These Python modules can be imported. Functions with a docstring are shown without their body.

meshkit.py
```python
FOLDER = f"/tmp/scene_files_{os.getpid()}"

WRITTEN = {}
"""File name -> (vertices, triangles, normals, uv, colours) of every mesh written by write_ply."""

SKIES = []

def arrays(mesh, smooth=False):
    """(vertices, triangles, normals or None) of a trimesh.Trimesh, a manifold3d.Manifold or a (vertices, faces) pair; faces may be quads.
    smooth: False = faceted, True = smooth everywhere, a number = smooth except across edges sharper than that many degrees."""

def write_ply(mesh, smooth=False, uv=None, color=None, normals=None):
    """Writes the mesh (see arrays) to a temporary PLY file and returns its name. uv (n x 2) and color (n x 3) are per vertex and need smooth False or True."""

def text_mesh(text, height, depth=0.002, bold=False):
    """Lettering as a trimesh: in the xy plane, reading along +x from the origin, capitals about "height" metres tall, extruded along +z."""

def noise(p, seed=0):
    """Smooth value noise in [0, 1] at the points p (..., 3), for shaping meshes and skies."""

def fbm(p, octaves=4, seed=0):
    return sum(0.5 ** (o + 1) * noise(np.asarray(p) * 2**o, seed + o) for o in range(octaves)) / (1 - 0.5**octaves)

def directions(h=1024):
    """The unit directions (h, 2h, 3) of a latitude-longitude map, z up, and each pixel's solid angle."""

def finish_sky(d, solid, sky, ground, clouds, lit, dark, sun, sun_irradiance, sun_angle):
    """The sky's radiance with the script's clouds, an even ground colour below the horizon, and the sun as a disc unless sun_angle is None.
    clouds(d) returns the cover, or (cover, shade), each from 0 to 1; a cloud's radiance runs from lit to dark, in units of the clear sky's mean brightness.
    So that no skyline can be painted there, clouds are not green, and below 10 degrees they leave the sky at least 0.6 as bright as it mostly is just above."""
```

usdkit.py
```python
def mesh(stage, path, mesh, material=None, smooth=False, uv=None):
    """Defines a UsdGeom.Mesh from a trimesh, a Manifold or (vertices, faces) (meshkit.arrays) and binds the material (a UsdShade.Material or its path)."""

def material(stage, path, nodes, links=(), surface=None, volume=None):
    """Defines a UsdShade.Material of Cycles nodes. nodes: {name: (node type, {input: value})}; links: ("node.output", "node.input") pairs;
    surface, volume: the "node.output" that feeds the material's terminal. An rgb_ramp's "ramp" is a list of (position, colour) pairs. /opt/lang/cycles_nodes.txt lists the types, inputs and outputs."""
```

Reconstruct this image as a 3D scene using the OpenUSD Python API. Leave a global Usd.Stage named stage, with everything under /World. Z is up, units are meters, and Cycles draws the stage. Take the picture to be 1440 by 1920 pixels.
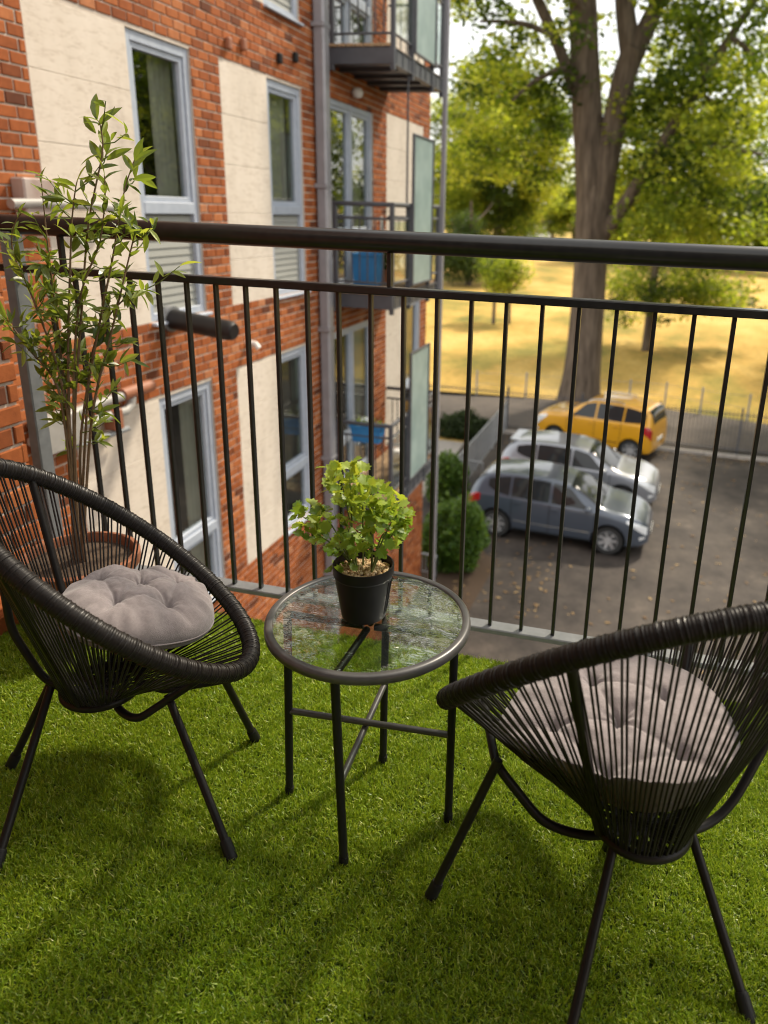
import math, random
import numpy as np
import trimesh
import manifold3d as m3
import meshkit, usdkit
from scipy.interpolate import PchipInterpolator
from pxr import Usd, UsdGeom, UsdLux, UsdShade, Gf, Sdf, Vt

# ------------------------------------------------------------------ stage, camera, sky, sun, exposure
stage = Usd.Stage.CreateInMemory()
UsdGeom.SetStageUpAxis(stage, UsdGeom.Tokens.z)
UsdGeom.SetStageMetersPerUnit(stage, 1.0)
UsdGeom.Xform.Define(stage, '/World')
stage.SetDefaultPrim(stage.GetPrimAtPath('/World'))

EXPOSURE = 0.32
SUN_AZ, SUN_EL = math.radians(28), math.radians(47)      # azimuth from +Y towards +X
SUN_I, SUN_ANGLE = 1.25, 5.0
SKY_STRENGTH = 0.13

# the camera was solved from the photograph's vanishing points (pixels of a 1440 x 1920 picture)
FPX, CX, CY = 1390.0, 861.0, 838.0
PITCH, ROLL, YAW = math.radians(17.72), math.radians(2.05), math.radians(13.35)
EYE = np.array([0.0, 0.0, 1.3])
_f = np.array([-math.sin(YAW) * math.cos(PITCH), math.cos(YAW) * math.cos(PITCH), -math.sin(PITCH)])
_r = np.array([math.cos(YAW), math.sin(YAW), 0.0])
_u = np.cross(_r, _f)
RT = _r * math.cos(ROLL) + _u * math.sin(ROLL)
UP = np.cross(RT, _f)
FW = _f
cam = UsdGeom.Camera.Define(stage, '/World/camera')
M = np.eye(4)
M[0, :3], M[1, :3], M[2, :3], M[3, :3] = RT, UP, -FW, EYE
cam.AddTransformOp().Set(Gf.Matrix4d(M.tolist()))
HA = 36.0
cam.CreateHorizontalApertureAttr(HA)
cam.CreateVerticalApertureAttr(HA * 1920 / 1440)
cam.CreateFocalLengthAttr(FPX / 1440 * HA)
cam.CreateHorizontalApertureOffsetAttr((720 - CX) / 1440 * HA)
cam.CreateVerticalApertureOffsetAttr((CY - 960) / 1440 * HA)
cam.CreateClippingRangeAttr(Gf.Vec2f(0.05, 5000))
cam.CreateFStopAttr(3.6)
cam.CreateFocusDistanceAttr(1.72)
cam.CreateExposureAttr(EXPOSURE)

def ray(x, y): return FW * FPX + RT * (x - CX) - UP * (y - CY)
def onx(x, y, X):
    d = ray(x, y); return EYE + d * ((X - EYE[0]) / d[0])
def ony(x, y, Y):
    d = ray(x, y); return EYE + d * ((Y - EYE[1]) / d[1])
def onz(x, y, Z):
    d = ray(x, y); return EYE + d * ((Z - EYE[2]) / d[2])
def proj(p):
    v = np.asarray(p, float) - EYE; w = v @ FW
    return np.stack([CX + FPX * (v @ RT) / w, CY - FPX * (v @ UP) / w, w], -1)

SUN = np.array([math.sin(SUN_AZ) * math.cos(SUN_EL), math.cos(SUN_AZ) * math.cos(SUN_EL), math.sin(SUN_EL)])
dome = UsdLux.DomeLight.Define(stage, '/World/sky')
dome.CreateIntensityAttr(1.0)
dome.GetPrim().SetCustomDataByKey('kind', 'structure')
dome.GetPrim().SetCustomDataByKey('label', 'bright hazy white summer sky above the trees')
dome.GetPrim().SetCustomDataByKey('category', 'sky')
sky_mat = usdkit.material(stage, '/World/Looks/sky', {
    'tc': ('texture_coordinate', {}),
    'sky': ('sky_texture', {'sky_type': 'single_scattering', 'sun_disc': False, 'sun_elevation': SUN_EL, 'sun_rotation': SUN_AZ, 'altitude': 100.0, 'air_density': 1.0, 'aerosol_density': 2.5, 'ozone_density': 1.0}),
    'noise': ('noise_texture', {'scale': 2.2, 'detail': 5.0, 'roughness': 0.55}),
    'cover': ('rgb_ramp', {'ramp': [(0.0, (0.62, 0.62, 0.62)), (0.42, (0.72, 0.72, 0.72)), (0.62, (0.95, 0.95, 0.95)), (1.0, (1, 1, 1))]}),
    'mix': ('mix_color', {'b': (11.2, 11.0, 10.5), 'use_clamp': True, 'use_clamp_result': False}),
    'bg': ('background_shader', {'strength': SKY_STRENGTH})},
    [('tc.generated', 'noise.vector'), ('noise.fac', 'cover.fac'), ('cover.color', 'mix.fac'), ('sky.color', 'mix.a'), ('mix.result', 'bg.color')], surface='bg.background')
UsdShade.MaterialBindingAPI.Apply(dome.GetPrim()).Bind(sky_mat)
sun = UsdLux.DistantLight.Define(stage, '/World/sun')
sun.CreateIntensityAttr(SUN_I)
sun.CreateAngleAttr(SUN_ANGLE)
sun.CreateColorAttr(Gf.Vec3f(1.0, 0.88, 0.70))
sun.GetPrim().CreateAttribute('inputs:normalize', Sdf.ValueTypeNames.Bool).Set(True)
z = SUN / np.linalg.norm(SUN); x = np.cross([0, 0, 1], z); x /= np.linalg.norm(x); y = np.cross(z, x)
M = np.eye(4); M[0, :3], M[1, :3], M[2, :3] = x, y, z
sun.AddTransformOp().Set(Gf.Matrix4d(M.tolist()))

# ------------------------------------------------------------------ helpers
RNG = np.random.default_rng(7)
_used = {}
def numbered(parent, name):
    k = (parent, name); n = _used.get(k, 0); _used[k] = n + 1
    return f'{parent}/{name}' if n == 0 else f'{parent}/{name}_{n:03d}'

class MB:
    """collects geometry that becomes one mesh"""
    def __init__(s): s.v, s.f, s.t, s.n = [], [], [], 0
    def add(s, v, f, tone=None):
        v = np.asarray(v, float); f = np.asarray(f, int)
        if f.shape[1] == 4: f = np.vstack([f[:, [0, 1, 2]], f[:, [0, 2, 3]]])
        s.v.append(v); s.f.append(f + s.n); s.n += len(v)
        s.t.append(np.full(len(v), 0.5 if tone is None else 0.0) if tone is None or np.ndim(tone) == 0 else np.asarray(tone, float))
        if tone is not None and np.ndim(tone) == 0: s.t[-1][:] = tone
        return s
    def mesh(s, m, tone=None):
        v, f, _ = meshkit.arrays(m); return s.add(v, f, tone)
    def box(s, c, size, rz=0.0, tone=None, ax=None):
        h = np.asarray(size, float) / 2
        v = np.array([[x, y, z] for x in (-1, 1) for y in (-1, 1) for z in (-1, 1)]) * h
        if ax is not None: v = v @ np.asarray(ax)
        elif rz:
            c_, s_ = math.cos(rz), math.sin(rz); v = v @ np.array([[c_, s_, 0], [-s_, c_, 0], [0, 0, 1]])
        f = [[0, 1, 3, 2], [4, 6, 7, 5], [0, 4, 5, 1], [2, 3, 7, 6], [0, 2, 6, 4], [1, 5, 7, 3]]
        return s.add(v + np.asarray(c, float), f, tone)
    def span(s, a, b, tone=None):
        a, b = np.asarray(a, float), np.asarray(b, float)
        return s.box((a + b) / 2, np.abs(b - a), tone=tone)
    def rbox(s, a, b, r=0.004, tone=None):
        """box from a to b with its edges chamfered"""
        a, b = np.minimum(a, b).astype(float), np.maximum(a, b).astype(float)
        pts = []
        for k in range(3):
            lo, hi = a + r, b - r
            lo[k], hi[k] = a[k], b[k]
            pts += [[x, y, z] for x in (lo[0], hi[0]) for y in (lo[1], hi[1]) for z in (lo[2], hi[2])]
        return s.mesh(m3.Manifold.hull_points(np.array(pts)), tone)
    def tube(s, p, r, sides=8, caps=True, closed=False, tone=None):
        p = np.asarray(p, float); n = len(p)
        if closed: t = np.roll(p, -1, 0) - np.roll(p, 1, 0)
        else: t = np.gradient(p, axis=0)
        t /= np.linalg.norm(t, axis=1, keepdims=True) + 1e-12
        a = np.zeros_like(p)
        ref = np.array([0, 0, 1.0]) if abs(t[0, 2]) < 0.9 else np.array([1.0, 0, 0])
        for i in range(n):
            q = ref - t[i] * (ref @ t[i]); q /= np.linalg.norm(q) + 1e-12; a[i] = q; ref = q
        b = np.cross(t, a)
        r = np.broadcast_to(np.asarray(r, float), (n,))
        ang = np.arange(sides) * 2 * math.pi / sides
        v = (p[:, None] + r[:, None, None] * (np.cos(ang)[None, :, None] * a[:, None] + np.sin(ang)[None, :, None] * b[:, None])).reshape(-1, 3)
        m = n if closed else n - 1
        i, j = np.meshgrid(np.arange(m), np.arange(sides), indexing='ij')
        i2 = (i + 1) % n
        q = np.stack([i * sides + j, i * sides + (j + 1) % sides, i2 * sides + (j + 1) % sides, i2 * sides + j], -1).reshape(-1, 4)
        f = np.vstack([q[:, [0, 1, 2]], q[:, [0, 2, 3]]])
        if caps and not closed:
            v = np.vstack([v, p[0], p[-1]]); k = n * sides
            c = [[k, (j + 1) % sides, j] for j in range(sides)] + [[k + 1, (n - 1) * sides + j, (n - 1) * sides + (j + 1) % sides] for j in range(sides)]
            f = np.vstack([f, c])
        return s.add(v, f, tone)
    def lathe(s, prof, c=(0, 0, 0), n=48, tone=None):
        prof = np.asarray(prof, float); k = len(prof); ang = np.arange(n) * 2 * math.pi / n
        v = np.stack([prof[None, :, 0] * np.cos(ang)[:, None], prof[None, :, 0] * np.sin(ang)[:, None], np.broadcast_to(prof[None, :, 1], (n, k))], -1).reshape(-1, 3) + np.asarray(c, float)
        i, j = np.meshgrid(np.arange(n), np.arange(k - 1), indexing='ij'); i2 = (i + 1) % n
        q = np.stack([i * k + j, i2 * k + j, i2 * k + j + 1, i * k + j + 1], -1).reshape(-1, 4)
        return s.add(v, q, tone)
    def move(s, R=None, t=(0, 0, 0)):
        for k in range(len(s.v)):
            if R is not None: s.v[k] = s.v[k] @ np.asarray(R).T
            s.v[k] = s.v[k] + np.asarray(t, float)
        return s
    def get(s): return np.vstack(s.v), np.vstack(s.f), np.concatenate(s.t)

def rotz(a): c, s = math.cos(a), math.sin(a); return np.array([[c, -s, 0], [s, c, 0], [0, 0, 1]])

def put(parent, name, mb, mat, smooth=False, label=None, kind=None, category=None, group=None, tone=False):
    if hasattr(parent, 'GetPath'): parent = str(parent.GetPath())
    path = numbered(parent or '/World', name)
    if isinstance(mb, MB): v, f, t = mb.get()
    else: (v, f, _), t = meshkit.arrays(mb), None
    if tone or smooth is False:
        m = usdkit.mesh(stage, path, (v, f), mat, False)
        if tone:
            UsdGeom.PrimvarsAPI(m).CreatePrimvar('tone', Sdf.ValueTypeNames.FloatArray, 'vertex').Set(Vt.FloatArray.FromNumpy(t.astype(np.float32)))
    else:
        m = usdkit.mesh(stage, path, trimesh.Trimesh(v, f, process=True), mat, smooth)
    p = m.GetPrim()
    tag(p, label, category, group, kind)
    return p

def tag(p, label=None, category=None, group=None, kind=None):
    for k, x in (('label', label), ('category', category), ('group', group), ('kind', kind)):
        if x: p.SetCustomDataByKey(k, x)
    return p

def thing(name, label, category, loc=(0, 0, 0), rz=0.0, group=None, kind=None, parent='/World'):
    x = UsdGeom.Xform.Define(stage, numbered(parent, name))
    if any(loc): x.AddTranslateOp().Set(Gf.Vec3d(*map(float, loc)))
    if rz: x.AddRotateZOp().Set(math.degrees(rz))
    return tag(x.GetPrim(), label, category, group, kind)

def part(parent, name, label=None):
    x = UsdGeom.Xform.Define(stage, numbered(str(parent.GetPath()), name))
    return tag(x.GetPrim(), label)

# ------------------------------------------------------------------ materials
def mat(name, col, rough=0.5, metallic=0.0, var=None, vscale=6.0, bump=0.0, bscale=60.0, bdist=0.002, spec=0.5, coat=0.0, sheen=0.0, tone=None, stretch=None, detail=4.0):
    n = {'p': ('principled_bsdf', {'base_color': col, 'roughness': rough, 'metallic': metallic, 'specular_ior_level': spec, 'coat_weight': coat, 'sheen_weight': sheen}),
         'tc': ('texture_coordinate', {}), 'geo': ('geometry', {})}
    l = []
    src = 'geo.position'
    if stretch:
        n['mp'] = ('mapping', {'scale': stretch}); l.append(('geo.position', 'mp.vector')); src = 'mp.vector'
    out = None
    if tone:
        n['at'] = ('attribute', {'attribute': 'tone'})
        n['tr'] = ('rgb_ramp', {'ramp': tone}); l += [('at.fac', 'tr.fac')]; out = 'tr.color'
    if var is not None:
        n['nz'] = ('noise_texture', {'scale': vscale, 'detail': detail, 'roughness': 0.6}); l.append((src, 'nz.vector'))
        if out is None:
            n['rp'] = ('rgb_ramp', {'ramp': [(0.3, col), (0.7, var)]}); l.append(('nz.fac', 'rp.fac')); out = 'rp.color'
        else:
            n['rp'] = ('rgb_ramp', {'ramp': [(0.3, (1, 1, 1)), (0.7, var)]}); l.append(('nz.fac', 'rp.fac'))
            n['mx'] = ('mix_color', {'blend_type': 'multiply', 'fac': 1.0}); l += [(out, 'mx.a'), ('rp.color', 'mx.b')]; out = 'mx.result'
    if out: l.append((out, 'p.base_color'))
    if bump:
        n['bn'] = ('noise_texture', {'scale': bscale, 'detail': 5.0, 'roughness': 0.65}); l.append((src, 'bn.vector'))
        n['bu'] = ('bump', {'strength': bump, 'distance': bdist}); l += [('bn.fac', 'bu.height'), ('bu.normal', 'p.normal')]
    return usdkit.material(stage, '/World/Looks/' + name, n, l, surface='p.BSDF')

def leafmat(name, ramp, trans, fac=0.45, rough=0.45, spec=0.4):
    n = {'at': ('attribute', {'attribute': 'tone'}), 'tr': ('rgb_ramp', {'ramp': ramp}), 'tt': ('rgb_ramp', {'ramp': trans}),
         'p': ('principled_bsdf', {'roughness': rough, 'specular_ior_level': spec}), 't': ('translucent_bsdf', {}), 'm': ('mix_closure', {'fac': fac})}
    l = [('at.fac', 'tr.fac'), ('at.fac', 'tt.fac'), ('tr.color', 'p.base_color'), ('tt.color', 't.color'), ('p.BSDF', 'm.closure1'), ('t.BSDF', 'm.closure2')]
    return usdkit.material(stage, '/World/Looks/' + name, n, l, surface='m.closure')

def panemat(name, tint=(0.9, 0.93, 0.92), ior=1.5, rough=0.0, bump=None, gl=(1, 1, 1)):
    n = {'g': ('glossy_bsdf', {'color': gl, 'roughness': rough}), 't': ('transparent_bsdf', {'color': tint}), 'lw': ('layer_weight', {'blend': 0.5}), 'pw': ('math', {'math_type': 'power', 'value2': 5.0}), 'f': ('math', {'math_type': 'multiply_add', 'value2': 1 - ((ior - 1) / (ior + 1)) ** 2, 'value3': ((ior - 1) / (ior + 1)) ** 2, 'use_clamp': True}), 'm': ('mix_closure', {})}
    l = [('lw.facing', 'pw.value1'), ('pw.value', 'f.value1'), ('f.value', 'm.fac'), ('t.BSDF', 'm.closure1'), ('g.BSDF', 'm.closure2')]
    if bump:
        n['geo'] = ('geometry', {}); n['mp'] = ('mapping', {'scale': bump[2], 'rotation': (0, 0, 0.35)})
        n['nz'] = ('noise_texture', {'scale': bump[0], 'detail': 1.5, 'roughness': 0.45, 'distortion': 0.6}); n['bu'] = ('bump', {'strength': bump[1], 'distance': 0.004})
        l += [('geo.position', 'mp.vector'), ('mp.vector', 'nz.vector'), ('nz.fac', 'bu.height'), ('bu.normal', 'g.normal')]
    return usdkit.material(stage, '/World/Looks/' + name, n, l, surface='m.closure')

BR = [(0.0, (0.12, 0.040, 0.019)), (0.2, (0.23, 0.066, 0.021)), (0.5, (0.34, 0.100, 0.029)), (0.8, (0.41, 0.140, 0.046)), (1.0, (0.44, 0.185, 0.085))]
m_brick = mat('brick', (0.4, 0.1, 0.04), 0.85, tone=BR, var=(0.72, 0.68, 0.66), vscale=24, bump=0.5, bscale=220, bdist=0.002, spec=0.2)
m_mortar = mat('mortar', (0.56, 0.49, 0.42), 0.95, var=(0.46, 0.40, 0.34), vscale=9, bump=0.4, bscale=300, spec=0.1)
m_render = usdkit.material(stage, '/World/Looks/cream_render', {
    'geo': ('geometry', {}), 'm1': ('mapping', {'scale': (1, 1, 0.35)}), 'm2': ('mapping', {'scale': (1, 1, 3.5)}),
    'a': ('noise_texture', {'scale': 2.6, 'detail': 9.0, 'roughness': 0.7}), 'ra': ('rgb_ramp', {'ramp': [(0.28, (0.46, 0.405, 0.345)), (0.45, (0.58, 0.515, 0.44)), (0.7, (0.64, 0.575, 0.50))]}),
    'b': ('noise_texture', {'scale': 9.0, 'detail': 7.0, 'roughness': 0.75}), 'rb': ('rgb_ramp', {'ramp': [(0.30, (0.78, 0.75, 0.72)), (0.5, (1, 1, 1)), (1, (1.03, 1.03, 1.03))]}),
    'v': ('voronoi_texture', {'scale': 7.0}), 'rv': ('rgb_ramp', {'ramp': [(0.0, (0.55, 0.50, 0.46)), (0.035, (0.72, 0.68, 0.64)), (0.055, (1, 1, 1))]}),
    'mx': ('mix_color', {'blend_type': 'multiply', 'fac': 1.0}), 'my': ('mix_color', {'blend_type': 'multiply', 'fac': 0.8}), 'bu': ('bump', {'strength': 0.4, 'distance': 0.004}), 'p': ('principled_bsdf', {'roughness': 0.92, 'specular_ior_level': 0.15})},
    [('geo.position', 'm1.vector'), ('geo.position', 'm2.vector'), ('m1.vector', 'a.vector'), ('m2.vector', 'b.vector'), ('geo.position', 'v.vector'), ('a.fac', 'ra.fac'), ('b.fac', 'rb.fac'), ('v.distance', 'rv.fac'), ('ra.color', 'mx.a'), ('rb.color', 'mx.b'), ('mx.result', 'my.a'), ('rv.color', 'my.b'), ('my.result', 'p.base_color'), ('b.fac', 'bu.height'), ('bu.normal', 'p.normal')], surface='p.BSDF')
m_frame = mat('window_frame', (0.38, 0.42, 0.49), 0.4, var=(0.32, 0.36, 0.43), vscale=12)
m_louvre = mat('louvre', (0.27, 0.275, 0.255), 0.6)
m_void = mat('room_dark', (0.05, 0.046, 0.04), 0.9)
m_curtain = mat('curtain', (0.62, 0.58, 0.48), 0.9, var=(0.52, 0.48, 0.40), vscale=8)
m_pane = panemat('window_pane', (0.74, 0.77, 0.76), 1.95)
m_pipe = mat('downpipe', (0.25, 0.245, 0.265), 0.35, var=(0.20, 0.195, 0.21), vscale=6, metallic=0.15)
m_steel = mat('balcony_steel', (0.060, 0.063, 0.073), 0.42, var=(0.042, 0.044, 0.052), vscale=8)
m_galv = mat('galvanised', (0.30, 0.31, 0.32), 0.45, metallic=0.4, var=(0.22, 0.23, 0.24), vscale=14)
m_frost = usdkit.material(stage, '/World/Looks/frosted_glass', {
    'geo': ('geometry', {}), 'nz': ('noise_texture', {'scale': 2.5, 'detail': 6.0, 'roughness': 0.6}), 'rp': ('rgb_ramp', {'ramp': [(0.35, (0.36, 0.47, 0.455)), (0.7, (0.52, 0.63, 0.60))]}),
    'p': ('principled_bsdf', {'roughness': 0.25}), 'tl': ('translucent_bsdf', {}), 'm': ('mix_closure', {'fac': 0.5})},
    [('geo.position', 'nz.vector'), ('nz.fac', 'rp.fac'), ('rp.color', 'p.base_color'), ('rp.color', 'tl.color'), ('p.BSDF', 'm.closure1'), ('tl.BSDF', 'm.closure2')], surface='m.closure')
m_clear = panemat('balustrade_glass', (0.80, 0.86, 0.83), 1.7, 0.04)
m_black = mat('black_plastic_flue', (0.010, 0.009, 0.009), 0.45, var=(0.018, 0.016, 0.016), vscale=9, spec=0.3)
m_rail = mat('railing_paint', (0.006, 0.006, 0.006), 0.26, var=(0.012, 0.0115, 0.011), vscale=40, bump=0.15, bscale=260, bdist=0.0006, spec=0.46)
m_railg = mat('railing_grey', (0.16, 0.167, 0.175), 0.30, var=(0.12, 0.127, 0.132), vscale=30, bump=0.12, bscale=200, bdist=0.0006)
m_wicker = mat('rattan_wrap', (0.010, 0.0082, 0.0075), 0.42, var=(0.016, 0.0135, 0.0125), vscale=60, spec=0.16)
m_cord = mat('rattan_cord', (0.009, 0.0076, 0.0072), 0.38, var=(0.018, 0.0155, 0.0148), vscale=30, spec=0.28)
m_leg = mat('leg_steel', (0.009, 0.008, 0.0075), 0.4, var=(0.014, 0.012, 0.011), vscale=30, bump=0.1, bscale=250, bdist=0.0005, spec=0.22)
m_cush = mat('cushion_cloth', (0.265, 0.230, 0.230), 0.95, var=(0.215, 0.186, 0.186), vscale=130, bump=0.9, bscale=480, bdist=0.0018, spec=0.1, sheen=0.35)
m_trim = mat('table_rim', (0.075, 0.072, 0.070), 0.36, var=(0.055, 0.053, 0.052), vscale=30, metallic=0.1, bump=0.1, bscale=300, bdist=0.0004)
m_tglass = panemat('hammered_glass', (0.86, 0.92, 0.88), 2.7, 0.01, bump=(24.0, 0.60, (1.0, 2.2, 1.0)))
m_pot = mat('black_pot', (0.004, 0.0036, 0.0035), 0.40, var=(0.008, 0.007, 0.0065), vscale=30, spec=0.22)
m_peb = mat('pebble', (0.5, 0.36, 0.2), 0.7, tone=[(0, (0.30, 0.18, 0.09)), (0.5, (0.52, 0.36, 0.19)), (1, (0.66, 0.52, 0.34))], spec=0.3)
m_soil = mat('soil', (0.05, 0.032, 0.02), 0.95, var=(0.09, 0.055, 0.03), vscale=60, bump=0.7, bscale=120, bdist=0.01)
m_terra = mat('terracotta', (0.24, 0.085, 0.035), 0.8, var=(0.17, 0.058, 0.025), vscale=14, bump=0.2, bscale=160)
m_stem = mat('stem', (0.12, 0.16, 0.04), 0.6)
m_wood = mat('shrub_stem', (0.20, 0.125, 0.07), 0.75, var=(0.13, 0.085, 0.05), vscale=60, bump=0.3, bscale=200)
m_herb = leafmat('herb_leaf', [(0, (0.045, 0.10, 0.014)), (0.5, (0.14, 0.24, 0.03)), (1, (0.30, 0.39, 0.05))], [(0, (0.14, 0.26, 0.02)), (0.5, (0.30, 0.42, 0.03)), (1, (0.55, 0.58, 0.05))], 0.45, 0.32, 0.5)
m_shrub = leafmat('shrub_leaf', [(0, (0.045, 0.075, 0.020)), (0.6, (0.12, 0.17, 0.036)), (1, (0.25, 0.31, 0.06))], [(0, (0.12, 0.18, 0.02)), (0.6, (0.28, 0.36, 0.03)), (1, (0.55, 0.60, 0.06))], 0.45, 0.3, 0.55)
m_turf = leafmat('turf_blade', [(0, (0.070, 0.145, 0.006)), (0.5, (0.225, 0.345, 0.016)), (0.85, (0.40, 0.48, 0.032)), (1, (0.62, 0.64, 0.19))], [(0, (0.16, 0.27, 0.01)), (1, (0.48, 0.56, 0.035))], 0.35, 0.36, 0.45)
m_turfbase = mat('turf_backing', (0.030, 0.055, 0.010), 0.95)
m_conc = mat('concrete', (0.34, 0.31, 0.28), 0.9, var=(0.26, 0.235, 0.21), vscale=7, bump=0.3, bscale=90)
m_ceil = mat('ceiling_paint', (0.62, 0.60, 0.57), 0.9)
m_asph = usdkit.material(stage, '/World/Looks/asphalt', {
    'geo': ('geometry', {}), 'a': ('noise_texture', {'scale': 0.9, 'detail': 9.0, 'roughness': 0.72}), 'ra': ('rgb_ramp', {'ramp': [(0.32, (0.026, 0.022, 0.020)), (0.48, (0.054, 0.045, 0.040)), (0.56, (0.068, 0.057, 0.049)), (0.72, (0.125, 0.102, 0.086))]}),
    'b': ('noise_texture', {'scale': 26.0, 'detail': 4.0, 'roughness': 0.8}), 'rb': ('rgb_ramp', {'ramp': [(0.3, (0.7, 0.7, 0.7)), (0.7, (1.25, 1.22, 1.18))]}),
    'mx': ('mix_color', {'blend_type': 'multiply', 'fac': 1.0, 'use_clamp': False}), 'bu': ('bump', {'strength': 0.4, 'distance': 0.01}), 'p': ('principled_bsdf', {'roughness': 0.82, 'specular_ior_level': 0.3})},
    [('geo.position', 'a.vector'), ('geo.position', 'b.vector'), ('a.fac', 'ra.fac'), ('b.fac', 'rb.fac'), ('ra.color', 'mx.a'), ('rb.color', 'mx.b'), ('mx.result', 'p.base_color'), ('b.fac', 'bu.height'), ('bu.normal', 'p.normal')], surface='p.BSDF')
m_path = mat('path_tarmac', (0.07, 0.056, 0.046), 0.9, var=(0.105, 0.083, 0.065), vscale=1.3, bump=0.3, bscale=40, bdist=0.01)
m_grass = usdkit.material(stage, '/World/Looks/dry_grass', {
    'geo': ('geometry', {}), 'mp': ('mapping', {'scale': (1.0, 0.55, 1.0)}), 'a': ('noise_texture', {'scale': 0.20, 'detail': 9.0, 'roughness': 0.62}), 'ra': ('rgb_ramp', {'ramp': [(0.30, (0.13, 0.13, 0.035)), (0.42, (0.31, 0.235, 0.06)), (0.52, (0.48, 0.305, 0.085)), (0.60, (0.54, 0.36, 0.115)), (0.75, (0.60, 0.43, 0.17))]}),
    'b': ('noise_texture', {'scale': 5.0, 'detail': 6.0, 'roughness': 0.75}), 'rb': ('rgb_ramp', {'ramp': [(0.3, (0.60, 0.66, 0.62)), (0.7, (1.18, 1.16, 1.14))]}),
    'mx': ('mix_color', {'blend_type': 'multiply', 'fac': 1.0, 'use_clamp': False}), 'bu': ('bump', {'strength': 0.6, 'distance': 0.06}), 'p': ('principled_bsdf', {'roughness': 0.95, 'specular_ior_level': 0.1})},
    [('geo.position', 'mp.vector'), ('mp.vector', 'a.vector'), ('geo.position', 'b.vector'), ('a.fac', 'ra.fac'), ('b.fac', 'rb.fac'), ('ra.color', 'mx.a'), ('rb.color', 'mx.b'), ('mx.result', 'p.base_color'), ('b.fac', 'bu.height'), ('bu.normal', 'p.normal')], surface='p.BSDF')
m_bark = mat('bark', (0.055, 0.041, 0.032), 0.92, var=(0.19, 0.148, 0.112), vscale=2.4, bump=1.0, bscale=3.2, bdist=0.12, spec=0.15, stretch=(2.6, 2.6, 0.35), detail=8)
LR = [(0, (0.018, 0.036, 0.006)), (0.45, (0.055, 0.090, 0.011)), (0.75, (0.15, 0.20, 0.018)), (1, (0.29, 0.32, 0.04))]
LT = [(0, (0.05, 0.09, 0.006)), (0.45, (0.24, 0.33, 0.015)), (0.75, (0.50, 0.58, 0.03)), (1, (0.80, 0.82, 0.07))]
m_leafA = leafmat('tree_leaf', LR, LT, 0.5, 0.5, 0.3)
m_leafB = leafmat('dark_tree_leaf', [(0, (0.025, 0.05, 0.012)), (1, (0.075, 0.105, 0.02))], [(0, (0.09, 0.15, 0.015)), (1, (0.26, 0.31, 0.03))], 0.42, 0.5, 0.3)
m_leafC = leafmat('far_tree_leaf', [(0, (0.085, 0.105, 0.018)), (1, (0.20, 0.19, 0.04))], [(0, (0.22, 0.25, 0.03)), (1, (0.46, 0.42, 0.07))], 0.45, 0.6, 0.2)
m_bush = leafmat('bush_leaf', [(0, (0.03, 0.075, 0.01)), (1, (0.085, 0.155, 0.018))], [(0, (0.10, 0.20, 0.015)), (1, (0.26, 0.38, 0.03))], 0.35, 0.45, 0.35)
m_hedge = leafmat('hedge_leaf', [(0, (0.012, 0.022, 0.006)), (1, (0.035, 0.055, 0.014))], [(0, (0.03, 0.06, 0.01)), (1, (0.08, 0.12, 0.015))], 0.3, 0.5, 0.3)
def paint(name, c, metal=0.55, rough=0.32): return mat(name, c, rough, metal, coat=1.0)
m_cgrey, m_csilver, m_corange = paint('grey_car_paint', (0.055, 0.068, 0.092), 0.55), paint('silver_car_paint', (0.21, 0.22, 0.245), 0.6), paint('orange_car_paint', (0.50, 0.245, 0.008), 0.2)
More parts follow.
